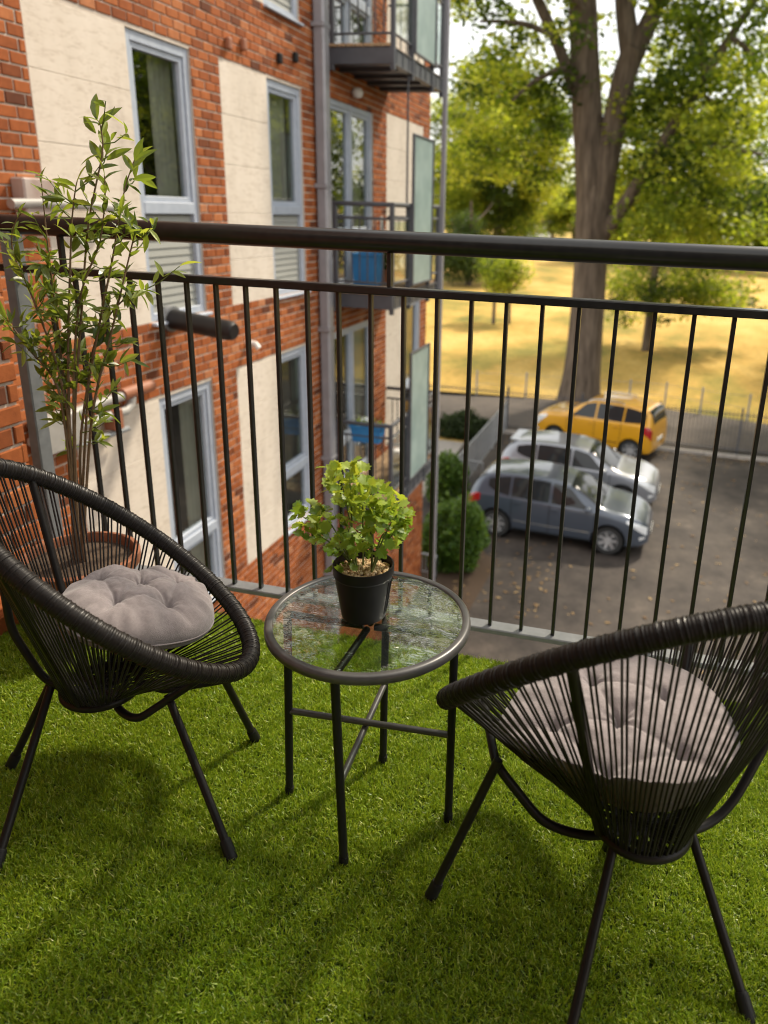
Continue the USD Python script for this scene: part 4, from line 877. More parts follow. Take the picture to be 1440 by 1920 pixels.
rl = thing('balcony_railing', 'black metal balcony railing with thin upright bars and a round top rail', 'railing')
XL, XR = -2.02, 2.5
zt = ony(720, 453, YR)[2]; zm = ony(720, 545, YR)[2]
put(rl, 'top_rail', MB().tube([(x, YR, zt) for x in np.linspace(-2.09, XR, 60)], 0.0295, 32), m_rail, smooth=40)
put(rl, 'mid_rail', MB().rbox((XL, YR - 0.020, zm - 0.011), (XR, YR + 0.020, zm + 0.011), 0.003), m_rail)
put(rl, 'bottom_rail', MB().rbox((XL, YR - 0.026, 0.068), (XR, YR + 0.026, 0.086), 0.003), m_railg)
bx0, bx1 = ony(302, 600, YR)[0], ony(1377, 600, YR)[0]
NB = 17
for k in range(-4, 38):
    x = bx0 + (bx1 - bx0) * k / NB
    if x < -1.86 or x > 2.4: continue
    put(rl, 'baluster', MB().rbox((x - 0.0055, YR - 0.009, 0.0855), (x + 0.0055, YR + 0.009, zm - 0.0105), 0.002), m_rail)
for k in range(5):
    x = -1.745 + 1.06 * k
    put(rl, 'stub_post', MB().rbox((x - 0.0065, YR - 0.010, zm + 0.0105), (x + 0.0065, YR + 0.010, zt - 0.027), 0.002), m_rail)
put(rl, 'end_post', MB().rbox((-1.945, YR - 0.028, -0.12), (-1.905, YR + 0.028, zt - 0.02), 0.004), m_railg)
put(rl, 'end_post', MB().rbox((0.435, YR - 0.02, -0.12), (0.50, YR + 0.05, zm - 0.0105), 0.004), m_rail)

# artificial turf: tufts in patches, laid out side by side
def turf_patch(seed, n=1250, s=0.10):
    r = np.random.default_rng(seed); o = MB()
    p = np.c_[r.uniform(-s / 2, s / 2, (n, 2)), np.zeros(n)]
    h = r.uniform(0.008, 0.017, n); w = r.uniform(0.0010, 0.0018, n); a = r.uniform(0, 2 * math.pi, n)
    lean = r.uniform(0.3, 1.55, n); la = r.uniform(0, 2 * math.pi, n)
    side = np.c_[np.cos(a), np.sin(a), np.zeros(n)] * w[:, None]
    dr = np.c_[np.cos(la) * np.sin(lean), np.sin(la) * np.sin(lean), np.cos(lean)]
    mid = p + (np.array([0, 0, 1.0]) * 0.75 + dr * 0.35) * (h * 0.55)[:, None]
    tip = mid + dr * (h * 0.75)[:, None]
    v = np.stack([p - side, p + side, mid - side * .9, mid + side * .9, tip], 1).reshape(-1, 3)
    i = np.arange(n) * 5
    f = np.vstack([np.stack([i, i + 1, i + 3], -1), np.stack([i, i + 3, i + 2], -1), np.stack([i + 2, i + 3, i + 4], -1)])
    t = np.clip(r.beta(2.2, 2.2, n), 0, 1); t[r.random(n) < 0.04] = 1.0
    o.add(v, f, np.repeat(t, 5)); return o
tf = thing('artificial_turf', 'bright green artificial grass carpet covering the balcony floor', 'artificial grass', kind='stuff')
put(tf, 'backing', MB().span((-2.095, -0.99, -0.003), (2.55, 1.90, 0.003)), m_turfbase)
pi = UsdGeom.PointInstancer.Define(stage, str(tf.GetPath()) + '/blades')
protos = []
for k in range(10):
    pp = put(str(pi.GetPath()) + '/patches', 'patch', turf_patch(100 + k), m_turf, tone=True); protos.append(pp.GetPath())
pi.CreatePrototypesRel().SetTargets(protos)
pos, idx, ori = [], [], []
xs, ys_ = np.arange(-2.03, 1.75, 0.078), np.arange(-0.2, 1.86, 0.078)
for x in xs:
    for y in ys_:
        pos.append((x + RNG.normal(0, .006), min(y + RNG.normal(0, .006), 1.855), 0.003)); idx.append(int(RNG.integers(10)))
        a = RNG.integers(4) * math.pi / 2 + RNG.normal(0, .2); ori.append(Gf.Quath(math.cos(a / 2), 0, 0, math.sin(a / 2)))
for x in np.arange(-2.03, 1.75, 0.05):           # a fuller fringe along the cut edge
    pos.append((x, 1.858, 0.004)); idx.append(int(RNG.integers(10))); ori.append(Gf.Quath(1, 0, 0, 0))
pi.CreatePositionsAttr(Vt.Vec3fArray([Gf.Vec3f(*map(float, q)) for q in pos])); pi.CreateProtoIndicesAttr(Vt.IntArray(idx)); pi.CreateOrientationsAttr(Vt.QuathArray(ori))

# brick edging at the foot of the side wall
ke = thing('brick_edging', 'row of orange bricks edging the turf at the foot of the wall', 'edging')
for k in range(6):
    y = 0.62 + k * 0.222
    put(ke, 'brick', MB().rbox((-1.93, y, 0.004), (-1.80 + RNG.normal(0, .003), y + 0.214, 0.072 + RNG.normal(0, .002)), 0.006, tone=float(RNG.uniform(.35, .7))), m_brick, tone=True)
# ------------------------------------------------------------------ chairs
def rim_curve(c, phi, a, b, tau, z0, e, k, k2, n):
    T = np.linspace(0, 2 * np.pi, n, endpoint=False)
    u, w = a * np.cos(T), b * np.sin(T) * (1 + e * np.cos(T))
    d, nn = np.array([math.cos(phi), math.sin(phi)]), np.array([-math.sin(phi), math.cos(phi)])
    xy = np.asarray(c) + np.outer(u * math.cos(tau), d) + np.outer(w, nn)
    return np.c_[xy, z0 - u * math.sin(tau) + k * np.cos(T) ** 2 + k2 * np.sin(T)]
def resample(p, n):
    q = np.vstack([p, p[:1]]); s = np.r_[0, np.cumsum(np.linalg.norm(np.diff(q, axis=0), axis=1))]; t = np.linspace(0, s[-1], n, endpoint=False)
    return np.stack([np.interp(t, s, q[:, k]) for k in range(3)], -1)
def bend(pts, n=28):
    pts = np.asarray(pts, float); t = np.r_[0, np.cumsum(np.linalg.norm(np.diff(pts, axis=0), axis=1))]; s = np.linspace(0, t[-1], n)
    p = np.stack([np.interp(s, t, pts[:, k]) for k in range(3)], -1)
    for _ in range(3): p[1:-1] = (p[:-2] + 2 * p[1:-1] + p[2:]) / 4
    return p
def acapulco(label, rimp, base, legs, bent, struts, ncord, twist):
    t = thing('string_chair', label, 'chair', group=None)
    R = rim_curve(*rimp, 400); N = 2400
    Rf = resample(R, N)
    ph = np.arange(N) * 2 * math.pi / 6.0
    put(t, 'rim', MB().tube(Rf, 0.0188 + 0.0008 * np.abs(np.sin(ph / 2)) + 0.0005 * meshkit.noise(np.c_[np.arange(N) * 0.11, np.zeros(N), np.zeros(N)]), 14, closed=True), m_wicker, smooth=True)
    bc, br = np.asarray(base[:3], float), base[3]
    ang = np.linspace(0, 2 * math.pi, 64, endpoint=False)
    ring = bc + np.c_[np.cos(ang) * br, np.sin(ang) * br, np.zeros(64)]
    put(t, 'base_ring', MB().tube(ring, 0.011, 10, closed=True), m_leg, smooth=True)
    put(t, 'base_ring', MB().tube(bc + np.c_[np.cos(ang) * br * .62, np.sin(ang) * br * .62, np.full(64, -0.004)], 0.007, 8, closed=True), m_leg, smooth=True)
    wv = MB()           # the woven bottom
    for k in range(44):
        a = k * math.pi / 22; q = a + math.pi * RNG.uniform(.72, 1.28)
        wv.tube([bc + [math.cos(a) * br, math.sin(a) * br, .004], bc + [(math.cos(a) + math.cos(q)) * br * .25, (math.sin(a) + math.sin(q)) * br * .25, -.004 + RNG.normal(0, .003)], bc + [math.cos(q) * br, math.sin(q) * br, .004]], .0025, 5)
    put(t, 'base_weave', wv, m_cord, smooth=60)
    # cords, in pairs, each from the wrapped rim down to the ring
    P = resample(R, ncord); cm = P.mean(0); co = MB()
    for i, p in enumerate(P):
        a = math.atan2(p[1] - bc[1], p[0] - bc[0])
        for s in (-1, 1):
            tdir = (P[(i + 1) % ncord] - P[i - 1]); tdir /= np.linalg.norm(tdir)
            top = p + tdir * 0.0045 * s + (bc - p) / np.linalg.norm(bc - p) * 0.012
            aa = a + s * twist + RNG.normal(0, 0.012)
            bot = bc + np.array([math.cos(aa) * (br + .004), math.sin(aa) * (br + .004), 0.006])
            mid = (top + bot) / 2 + np.array([0, 0, -0.006]) + RNG.normal(0, .0012, 3)
            pts = np.array([top - (bot - top) * 0.02, top * .75 + bot * .25 + [0, 0, -.004], mid, top * .25 + bot * .75 + [0, 0, -.004], bot])
            co.tube(pts, 0.0021, 6)
            hk = p + tdir * 0.0045 * s
            inw = (bc - p); inw -= tdir * (inw @ tdir); inw /= np.linalg.norm(inw); up = np.cross(tdir, inw)
            q = np.linspace(-0.2, 2 * math.pi - .6, 12)      # the loop over the rim
            co.tube(hk + np.outer(np.cos(q), inw) * 0.0198 + np.outer(np.sin(q), up) * 0.0198, 0.0016, 5)
    put(t, 'cords', co, m_cord, smooth=60)
    for top, foot in legs:
        top, foot = np.asarray(top, float), np.asarray(foot, float); d = (foot - top) / np.linalg.norm(foot - top)
        lg = put(t, 'leg', MB().tube(bend([top - d * 0.012, top * .5 + foot * .5, foot - d * 0.004], 8), 0.0089, 12), m_leg, smooth=40)
        put(lg, 'foot_cap', MB().tube([foot - d * 0.045, foot - d * 0.040, foot - d * 0.008, foot], [0.0105, 0.0122, 0.0128, 0.0110], 14), m_trimb, smooth=40)
    for b_ in bent: put(t, 'bent_tube', MB().tube(bend(b_, 40), 0.0090, 12), m_leg, smooth=40)
    for a_ in struts:
        k = int(a_ / (2 * math.pi) * 400) % 400; p = R[k]; a = math.atan2(p[1] - bc[1], p[0] - bc[0])
        put(t, 'strut', MB().tube([p + (bc - p) * 0.03, bc + [math.cos(a) * br, math.sin(a) * br, 0.004]], 0.0088, 12), m_leg, smooth=40)
    return t, R
F0 = lambda x, y: onz(x, y, 0.004)
def rim_pt(rimp, px, nearer):
    R = rim_curve(*rimp, 400); q = proj(R); s = np.where((q[:, 2] < np.median(q[:, 2])) == nearer)[0]
    return R[s[np.argmin(np.abs(q[s, 0] - px))]]
# left chair
LB3 = onz(192, 1286, 0.225)
RL = ((-1.049, 1.242), 0.615, 0.359, 0.295, 0.728, 0.533, 0.049, 0.0, 0.0)
jn, jf, jb = onz(318, 1312, 0.235), onz(421, 1275, 0.235), onz(96, 1278, 0.235)
legsL = [(jn, F0(437, 1614)), (jf, F0(481, 1389)), (jb, F0(18, 1441)), (jb + [0.02, -0.03, -0.005], F0(-12, 1640))]
bentL = [[onz(375, 1272, 0.30), onz(312, 1314, 0.235), onz(262, 1347, 0.195), onz(243, 1345, 0.19), onz(222, 1330, 0.19), LB3 + [0.02, 0.0, -0.012]],
         [rim_pt(RL, -30, True), onz(20, 1180, 0.36), onz(82, 1274, 0.24), onz(112, 1288, 0.225), onz(165, 1308, 0.205), LB3 + [-0.03, 0.0, -0.01]],
         [jf + [0, 0, 0.03], jf, (jf + LB3) / 2 - [0, 0, .02], LB3 + [0.06, 0.05, -0.012]]]
chL, rimL = acapulco('dark brown string chair left of the glass table, back towards the brick wall', RL, (*LB3, 0.080), legsL, bentL, (2.3, 3.9), 74, 0.05)
# right chair
RB3 = onz(1203, 1540, 0.232)
RRm = ((0.051, 1.234), 2.743, 0.412, 0.287, 0.587, 0.557, 0.208, -0.030, 0.110)
ja, jc, jd = onz(930, 1434, 0.315), onz(1300, 1574, 0.195), np.array([0.06, 1.235, 0.20])
legsR = [(ja, F0(805, 1686)), (onz(1148, 1596, 0.222), F0(1052, 2012)), (jc, F0(1407, 1918)), (jd, np.array([0.05, 1.30, 0.004]))]
bentR = [[rim_pt(RRm, 902, False), ja, onz(975, 1490, 0.255), onz(1012, 1538, 0.215), onz(1050, 1556, 0.20), onz(1110, 1570, 0.195), RB3 + [0, 0, -0.012]],
         [rim_pt(RRm, 1520, True), onz(1440, 1387, 0.335), onz(1378, 1500, 0.235), onz(1345, 1536, 0.205), onz(1300, 1560, 0.195), RB3 + [0.02, 0, -0.012]],
         [jd + [0, 0, 0.01], RB3 + [0, 0.03, -0.01]]]
chR, rimR = acapulco('dark brown string chair at the right, seen from behind, half out of the picture', RRm, (*RB3, 0.082), legsR, bentR, (), 80, 0.05)
for px, tgt in ((1066, RB3 + [-0.075, -0.05, 0.004]), (1296, RB3 + [0.05, 0.075, 0.004])):
    pr_ = proj(rimR); sel = np.where(pr_[:, 2] < np.median(pr_[:, 2]) if px < 1200 else pr_[:, 2] > np.median(pr_[:, 2]))[0]
    k = sel[np.argmin(np.abs(pr_[sel, 0] - px))]; p = rimR[k]
    put(chR, 'strut', MB().tube([p + (tgt - p) * 0.02, tgt], 0.0095, 12), m_leg, smooth=40)
# cushions
def bend_closed(p):
    for _ in range(6): p = (np.roll(p, 1, 0) + 2 * p + np.roll(p, -1, 0)) / 4
    return p
def basket_fit(rimp, bc, rb=0.085, gap=0.012):
    """returns a function that keeps points inside the cords of the basket"""
    Rr_ = rim_curve(*rimp, 360); ctr = Rr_.mean(0)
    zz = np.linspace(bc[2], Rr_[:, 2].max(), 80); A = np.linspace(-math.pi, math.pi, 181)
    ax = lambda z: bc[:2] + (ctr[:2] - bc[:2]) * np.clip((z - bc[2]) / (ctr[2] - bc[2]), 0, 1)
    tab = np.zeros((80, 181))
    d0 = Rr_[:, :2] - bc[:2]; a0 = np.arctan2(d0[:, 1], d0[:, 0]); B = bc[:2] + np.c_[np.cos(a0), np.sin(a0)] * rb
    for i, z in enumerate(zz):
        s = np.clip((z - bc[2]) / (Rr_[:, 2] - bc[2]), 0, 1.0)[:, None]
        q = B + (Rr_[:, :2] - B) * s - ax(z); r = np.hypot(q[:, 0], q[:, 1]); a = np.arctan2(q[:, 1], q[:, 0]); o = np.argsort(a)
        tab[i] = np.interp(A, np.r_[a[o] - 2 * math.pi, a[o], a[o] + 2 * math.pi], np.r_[r[o], r[o], r[o]])
    def f(p):
        p = p.copy(); p[:, 2] = np.maximum(p[:, 2], bc[2] + .015)
        i = np.clip(((p[:, 2] - zz[0]) / (zz[1] - zz[0])).round().astype(int), 0, 79)
        c2 = np.array([ax(z) for z in p[:, 2]]); q = p[:, :2] - c2; r = np.hypot(q[:, 0], q[:, 1]) + 1e-9; a = np.arctan2(q[:, 1], q[:, 0])
        k = np.clip(((a + math.pi) / (2 * math.pi) * 180).round().astype(int), 0, 180); m = tab[i, k] - gap
        s = np.minimum(1, np.maximum(m, .01) / r); p[:, :2] = c2 + q * s[:, None]; return p
    return f
def cushion(label, c, R, T, phi, tilt, seed, rimp, base):
    t = thing('seat_cushion', label, 'cushion')
    nr, na = 70, 140; r = np.random.default_rng(seed)
    rho = np.linspace(0, 1, nr) ** 0.85; th = np.linspace(0, 2 * math.pi, na, endpoint=False)
    RHO, TH = np.meshgrid(rho, th, indexing='ij')
    X, Y = RHO * np.cos(TH), RHO * np.sin(TH)
    tuf = [(0, 0)] + [(0.50 * math.cos(a), 0.50 * math.sin(a)) for a in np.arange(5) * 2 * math.pi / 5 + 0.4]
    prof = (1 - RHO ** 3.2) ** 0.55
    dent = np.zeros_like(X)
    for x, y in tuf: dent += 0.48 * np.exp(-(((X - x) ** 2 + (Y - y) ** 2) ** .5) / 0.085)
    def seg(a, b, wd, dp):
        a, b = np.array(a), np.array(b); ab = b - a; s = np.clip(((X - a[0]) * ab[0] + (Y - a[1]) * ab[1]) / (ab @ ab), 0, 1)
        return dp * np.exp(-(((X - a[0] - s * ab[0]) ** 2 + (Y - a[1] - s * ab[1]) ** 2) ** 0.5) / wd)
    for k in range(5):
        a, b = tuf[1 + k], tuf[1 + (k + 1) % 5]
        dent = dent + seg(tuf[0], a, 0.030, 0.15) + seg(a, b, 0.030, 0.15)
        dent = dent + seg(a, (a[0] * 1.75, a[1] * 1.75), 0.032, 0.20)
    wob = meshkit.fbm(np.stack([X * 2.2, Y * 2.2, np.full_like(X, seed)], -1), 4, seed)
    fine = meshkit.fbm(np.stack([X * 9, Y * 9, np.full_like(X, seed + 3)], -1), 3, seed)
    for x, y in tuf: dent = dent + 0.045 * np.sin(8 * np.arctan2(Y - y, X - x) + x * 9) * np.exp(-(((X - x) ** 2 + (Y - y) ** 2) ** .5 / 0.16) ** 2) * np.clip(((X - x) ** 2 + (Y - y) ** 2) ** .5 / 0.05, 0, 1)
    wr = 0.10 * np.sin(TH * 23 + 3 * np.sin(TH * 3)) * np.exp(-((RHO - 0.82) / 0.1) ** 2)
    top = T * 0.60 * (prof * (1 + 0.45 * (wob - 0.5)) - dent * 0.62 * prof + 0.07 * (fine - 0.5) * prof + wr * 0.5)
    bot = -T * 0.25 * (1 - RHO ** 3) ** 0.6
    edge = 1 + 0.022 * np.sin(TH * 5 + 0.4 * 5 + math.pi) * RHO ** 3 + 0.02 * (meshkit.noise(np.stack([np.cos(TH) * 2, np.sin(TH) * 2, np.full_like(TH, seed)], -1)) - .5)
    sag = -0.10 * R * 0
    vt = np.stack([X * edge * R, Y * edge * R, top + sag], -1); vb = np.stack([X * edge * R, Y * edge * R, np.minimum(bot, top - 0.002)], -1)
    i, j = np.meshgrid(np.arange(nr - 1), np.arange(na), indexing='ij'); j2 = (j + 1) % na
    q = np.stack([i * na + j, (i + 1) * na + j, (i + 1) * na + j2, i * na + j2], -1).reshape(-1, 4)
    m = MB().add(vt.reshape(-1, 3), q).add(vb.reshape(-1, 3), q[:, ::-1])
    d = np.array([math.cos(phi), math.sin(phi), 0]); n = np.array([-d[1], d[0], 0])
    d2 = d * math.cos(tilt) - np.array([0, 0, math.sin(tilt)]); up = np.cross(d2, n)
    Rm = np.stack([d2, n, up], 1)
    m.move(Rm, c)
    fit = basket_fit(rimp, base)
    m.v = [fit(q) for q in m.v]
    a_, b_ = (q.reshape(nr, na, 3) for q in m.v)
    for _ in range(22):                      # soften the fold where the pad meets the cords
        full = np.concatenate([a_, b_[::-1][1:]], 0); s_ = full.copy()
        s_[1:-1] = (full[:-2] + full[2:] + 2 * full[1:-1]) / 4
        wgt = np.clip((np.arange(len(full)) - nr * .55) / (nr * .2), 0, 1)[:, None, None]; full = full * (1 - wgt) + s_ * wgt
        a_, b_ = full[:nr], np.concatenate([full[nr:], full[nr - 1:nr][:0]], 0)[::-1]
        b_ = np.concatenate([b_, full[nr - 1:nr]], 0)
    m.v = [a_.reshape(-1, 3), b_.reshape(-1, 3)]
    put(t, 'cover', m, m_cush, smooth=True)
    sm = np.c_[np.cos(th), np.sin(th), np.zeros(na)] * (edge[-1] * R * 1.004)[:, None] + [0, 0, -0.001]
    put(t, 'piping', MB().tube(bend_closed(a_[-1]), 0.0026, 6, closed=True), m_cush, smooth=True)
    for k, (x, y) in enumerate(tuf):
        ix = int(np.argmin((X - x) ** 2 + (Y - y) ** 2)); z_ = top.ravel()[ix]
        put(t, 'button', MB().lathe([(0, 0.004), (0.005, 0.003), (0.007, 0), (0, -0.001)], (x * R, y * R, z_ + 0.001), 12).move(Rm, c), m_cush, smooth=True)
    for s in ():       # the ties at the back
        b0 = np.array([-R * 0.93, s * 0.05, 0]); put(t, 'tie', MB().tube(bend([b0, b0 + [-0.03, s * .012, -.01], b0 + [-0.05, s * .03, -.05]], 10), 0.003, 6).move(Rm, c), m_cush)
    return t
cushion('mauve grey tufted cushion lying in the left string chair', onz(257, 1142, 0.345), 0.192, 0.135, 0.615, math.radians(13), 3, RL, LB3)
cushion('pale grey tufted cushion seen through the cords of the right chair', onz(1160, 1392, 0.38), 0.232, 0.105, -2.1, math.radians(10), 8, RRm, RB3)

# ------------------------------------------------------------------ table
TC = np.array([-0.478, 1.266, 0.0])
tb = thing('side_table', 'small round side table with a rippled glass top and dark metal legs', 'table', tuple(TC))
HT, RO = 0.5, 0.2095
put(tb, 'rim', MB().lathe([(RO - .017, HT - .004), (RO - .015, HT), (RO - .006, HT + .0005), (RO - .001, HT - .003), (RO, HT - .009), (RO - .0005, HT - .017), (RO - .006, HT - .022), (RO - .014, HT - .022), (RO - .017, HT - .019), (RO - .017, HT - .004)], n=120), m_trim, smooth=50)
put(tb, 'glass_top', MB().lathe([(0, HT - .0035), (RO - .0172, HT - .0035), (RO - .0172, HT - .0085), (0, HT - .0085)], n=96), m_tglass, smooth=40)
feet = [F0(645, 1620), F0(543, 1490), F0(718, 1432), F0(840, 1541)]
tops = []
for f_ in feet:
    d = (f_ - TC); d[2] = 0; d /= np.linalg.norm(d)
    top = d * (RO - 0.030) + [0, 0, HT - 0.022]
    fl_ = f_ - TC
    lg = put(tb, 'leg', MB().tube(bend([fl_, fl_ * .5 + top * .5, top], 8), 0.0088, 14), m_trimb, smooth=40)
    put(lg, 'foot_cap', MB().tube([fl_ - [0, 0, .003], fl_ + (top - fl_) * .05], 0.0102, 14), m_trimb, smooth=40)
    put(tb, 'support_arm', MB().tube(bend([top, d * 0.12 + [0, 0, HT - .024], d * 0.012 + [0, 0, HT - .024]], 14), 0.0075, 10), m_trimb, smooth=40)
    tops.append((fl_, top))
def onleg(k, z_): a, b = tops[k]; return a + (b - a) * ((z_ - a[2]) / (b[2] - a[2]))
put(tb, 'cross_brace', MB().tube([onleg(1, .235), onleg(3, .235)], 0.0072, 10), m_trim, smooth=40)
put(tb, 'cross_brace', MB().tube([onleg(0, .221), onleg(2, .221)], 0.0072, 10), m_trim, smooth=40)

# ------------------------------------------------------------------ the pot plant on the table
PC = onz(682, 1150, HT)
pp = thing('pot_plant', 'bushy light green herb in a black plastic pot on the glass table', 'pot plant', tuple(PC))
PS = 0.92
PR = [(PS * q, PS * w_) for q, w_ in [(0, .002), (.046, .002), (.049, .0), (.050, .006), (.0635, .098), (.0650, .100), (.0670, .104), (.0675, .122), (.0665, .1245), (.0640, .1245), (.0630, .121), (.0595, .100), (.055, .096)]]
put(pp, 'pot', MB().lathe(PR, n=80), m_pot, smooth=35)
for k in range(11):      # moulded ribs on one side
    a = -0.15 + k * 0.13
    put(pp, 'pot_rib', MB().tube([[math.cos(a) * r_, math.sin(a) * r_, z_] for r_, z_ in ((PS * .0508, PS * .012), (PS * .0630, PS * .092))], 0.0011, 6), m_pot)
put(pp, 'soil', MB().lathe([(0, .104 * PS), (.03, .1035 * PS), (.0595 * PS, .1005 * PS)], n=32), m_soil)
pb = MB()
ico = trimesh.creation.icosphere(1)
for k in range(620):
    a, r_ = RNG.uniform(0, 6.28), PS * 0.058 * math.sqrt(RNG.random()); s = RNG.uniform(.0022, .0042)
    pb.add(ico.vertices * s * RNG.uniform(.7, 1.2, 3) + [math.cos(a) * r_, math.sin(a) * r_, .106 * PS + RNG.uniform(0, .003)], ico.faces, RNG.random())
put(pp, 'pebbles', pb, m_peb, tone=True, kind='stuff')
OUT = np.array([(0, 0), (.16, .10), (.44, .13), (.33, .27), (.60, .42), (.40, .50), (.46, .74), (.24, .72), (.14, .90), (0, 1.0)])
def herb_leaf(o, base, d, n, s, tone, wide=1.0):
    d = d / np.linalg.norm(d); n = n - d * (n @ d); n /= np.linalg.norm(n); b = np.cross(d, n)
    k = len(OUT); curl = RNG.uniform(-.05, .35); fold = RNG.uniform(.0, .35)
    mid = np.array([base + d * y * s - n * curl * y * y * s for _, y in OUT])
    L = np.array([base + d * y * s + b * x * wide * s + n * (fold * x - curl * y * y) * s for x, y in OUT]); Rr_ = np.array([base + d * y * s - b * x * wide * s + n * (fold * x - curl * y * y) * s for x, y in OUT])
    f = [[i, i + 1, k + i + 1] for i in range(k - 1)] + [[i, k + i + 1, k + i] for i in range(1, k - 1)]
    g = [[i, 2 * k + i + 1, i + 1] for i in range(k - 1)] + [[i, 2 * k + i, 2 * k + i + 1] for i in range(1, k - 1)]
    o.add(np.vstack([mid, L, Rr_]), f + g, tone)
def local(px, py, dy=0.0): return ony(px, py, PC[1] + dy) - PC
blobs = [((668, 985), (98, 62), .075, 190), ((658, 902), (48, 44), .045, 95), ((580, 972), (34, 38), .04, 34), ((738, 968), (34, 44), .045, 54), ((648, 1042), (42, 36), .045, 26), ((700, 940), (50, 40), .05, 55)]
leaves, stems = [], []
for (c, r_, dz_, n) in blobs:
    for k in range(n):
        a, q = RNG.uniform(0, 6.28), math.sqrt(RNG.random())
        px, py = c[0] + r_[0] * q * math.cos(a), c[1] + r_[1] * q * math.sin(a)
        leaves.append(local(px, py, RNG.uniform(-dz_, dz_)))
leaves.append(local(765, 998, 0)); leaves.append(local(560, 1000, 0)); leaves.append(local(600, 875, 0))
def stempath(e, n=9):
    a = math.atan2(e[1], e[0]); b0 = np.array([math.cos(a) * .02, math.sin(a) * .02, .10]); m_ = b0 * .45 + e * .55 + [0, 0, .03]
    s = np.linspace(0, 1, n)[:, None]; return (1 - s) ** 2 * b0 + 2 * s * (1 - s) * m_ + s * s * e
for px, py in ((655, 880), (640, 900), (680, 905), (600, 960), (560, 965), (575, 995), (640, 960), (700, 945), (745, 965), (755, 985), (720, 1000), (650, 1035), (690, 1010), (620, 1010)):
    put(pp, 'stem', MB().tube(stempath(local(px, py, RNG.uniform(-.03, .03))), np.linspace(.0022, .0011, 9), 6), m_stem, smooth=True)
ctr = np.array([0, 0, .17])
hl = MB(); RNG.shuffle(leaves)
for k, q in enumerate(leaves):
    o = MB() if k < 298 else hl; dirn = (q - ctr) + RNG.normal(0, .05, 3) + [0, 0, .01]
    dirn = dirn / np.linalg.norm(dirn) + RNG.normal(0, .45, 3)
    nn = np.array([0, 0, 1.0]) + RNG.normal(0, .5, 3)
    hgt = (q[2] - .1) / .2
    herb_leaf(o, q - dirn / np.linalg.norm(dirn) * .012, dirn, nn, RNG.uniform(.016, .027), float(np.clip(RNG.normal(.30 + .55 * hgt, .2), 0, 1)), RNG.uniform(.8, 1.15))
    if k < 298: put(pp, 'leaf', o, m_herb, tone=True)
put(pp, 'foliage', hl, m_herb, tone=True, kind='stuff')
# ------------------------------------------------------------------ tall shrub in the corner
SC = np.array([-1.60, 1.735, 0.004])
sh = thing('potted_shrub', 'tall thin shrub with narrow leaves in a terracotta pot in the railing corner', 'shrub', tuple(SC))
put(sh, 'planter', MB().lathe([(0, 0), (.115, 0), (.12, .01), (.158, .205), (.170, .210), (.174, .215), (.174, .246), (.168, .250), (.158, .250), (.154, .243), (.150, .215), (.0, .215)], n=64), m_terra, smooth=35)
put(sh, 'soil', MB().lathe([(0, .228), (.1, .226), (.152, .221)], n=32), m_soil)
YS = SC[1]
def sp(px, py, dy=0.0): return ony(px, py, YS + dy) - SC
paths = [[(140, 1055), (128, 850), (113, 650), (92, 480), (78, 345)], [(150, 1055), (140, 800), (152, 600), (166, 420), (193, 270), (182, 225)], [(160, 1055), (150, 860), (186, 610), (212, 480), (228, 380), (252, 300)],
         [(136, 1055), (124, 760), (66, 570), (24, 470), (40, 400)], [(152, 1055), (160, 820), (176, 650), (236, 560), (278, 545)], [(142, 1055), (128, 700), (131, 520), (136, 400), (146, 335)], [(146, 1055), (112, 740), (50, 650), (14, 600)], [(155, 1055), (176, 760), (205, 640), (245, 470), (258, 420)],
         [(150, 1055), (138, 760), (150, 560), (190, 440), (196, 330)]]
pts_l = []
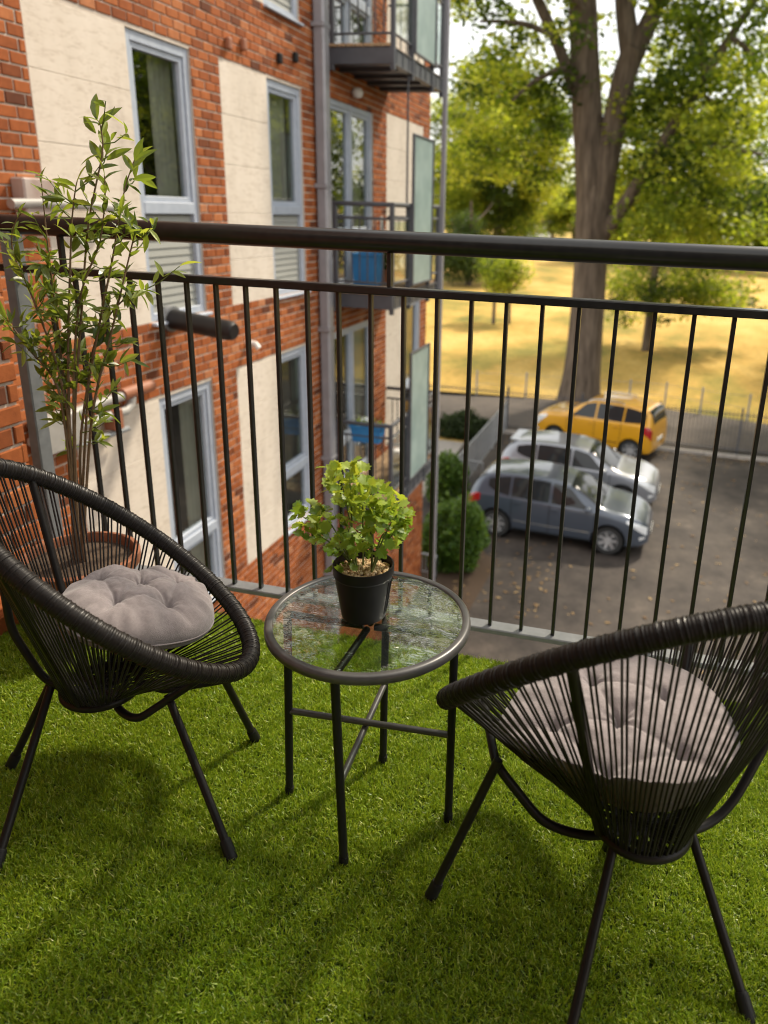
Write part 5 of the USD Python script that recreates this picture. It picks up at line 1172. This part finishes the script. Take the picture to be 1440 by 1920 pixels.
for k, q in enumerate(paths):
    dy = [0, 0, .03, -.05, .04, -.03, -.06, .02, -.02][k]
    p = np.array([sp(x, y, dy * i / (len(q) - 1)) for i, (x, y) in enumerate(q)])
    t_ = np.linspace(0, 1, len(p)); s_ = np.linspace(0, 1, 26); c_ = np.stack([PchipInterpolator(t_, p[:, i])(s_) for i in range(3)], -1)
    put(sh, 'stem', MB().tube(c_, np.linspace(.0046, .0012, 26), 7), m_wood, smooth=True)
    for i in range(7, 26): pts_l.append((c_[i], c_[i] - c_[i - 1], i / 25.0))
    for i in range(6, 24, 2):                     # side twigs
        a = RNG.uniform(0, 6.28); L_ = RNG.uniform(.05, .13)
        e = c_[i] + np.array([math.cos(a) * L_, math.sin(a) * L_ * .6, RNG.uniform(.0, .08)])
        e[1] = min(e[1], 0.20)
        put(sh, 'twig', MB().tube([c_[i], c_[i] * .5 + e * .5 + [0, 0, -.008], e], [.002, .0016, .001], 5), m_stem)
        for s in (.35, .6, .8, 1.0): pts_l.append((c_[i] + (e - c_[i]) * s, e - c_[i], i / 25.0))
def lance(o, base, d, n, L_, tone):
    d = d / np.linalg.norm(d); n = n - d * (n @ d); n /= np.linalg.norm(n); b = np.cross(d, n); c_ = RNG.uniform(.05, .35); w_ = L_ * RNG.uniform(.13, .19)
    T_ = np.array([0, .2, .45, .7, .88, 1.0]); W_ = np.array([.12, .7, 1, .78, .38, 0])
    m_ = base + np.outer(T_, d) * L_ - np.outer(T_ ** 2, n) * c_ * L_
    l_ = m_ + np.outer(W_, b) * w_ + np.outer(W_, n) * w_ * .35; r_ = m_ - np.outer(W_, b) * w_ + np.outer(W_, n) * w_ * .35
    k = 6; f = [[i, i + 1, k + i + 1] for i in range(k - 1)] + [[i, k + i + 1, k + i] for i in range(k - 1)] + [[i, 2 * k + i + 1, i + 1] for i in range(k - 1)] + [[i, 2 * k + i, 2 * k + i + 1] for i in range(k - 1)]
    o.add(np.vstack([m_, l_, r_]), f, tone)
alll = []
for (q, d, s) in pts_l:
    for r_ in range((2 if RNG.random() < .75 else 1) if s < .72 else (1 if RNG.random() < .9 else 2)):
        dd = d / np.linalg.norm(d) * .7 + RNG.normal(0, .6, 3); o = MB(); lance(o, q, dd, np.array([0, 0, 1.]) + RNG.normal(0, .5, 3), RNG.uniform(.034, .060), float(np.clip(RNG.normal(.55, .28), 0, 1))); alll.append((o, s))
for (px, py, ang_, L_) in ((182, 225, 1.75, .07), (184, 235, .75, .072), (180, 250, 2.35, .07), (190, 300, 2.2, .06), (200, 300, .5, .07), (252, 300, 1.2, .06), (253, 302, .6, .06), (250, 320, 2.2, .05)):
    o = MB(); lance(o, sp(px, py), np.array([math.cos(ang_), 0.1, math.sin(ang_)]), np.array([.2, -1, .3]), L_, .55); alll.append((o, 2))
alll.sort(key=lambda q: -q[1])
restl = MB()
for k, (o, s) in enumerate(alll):
    if k < 298: put(sh, 'leaf', o, m_shrub, tone=True)
    else: restl.add(*o.get())
put(sh, 'foliage', restl, m_shrub, tone=True, kind='stuff')
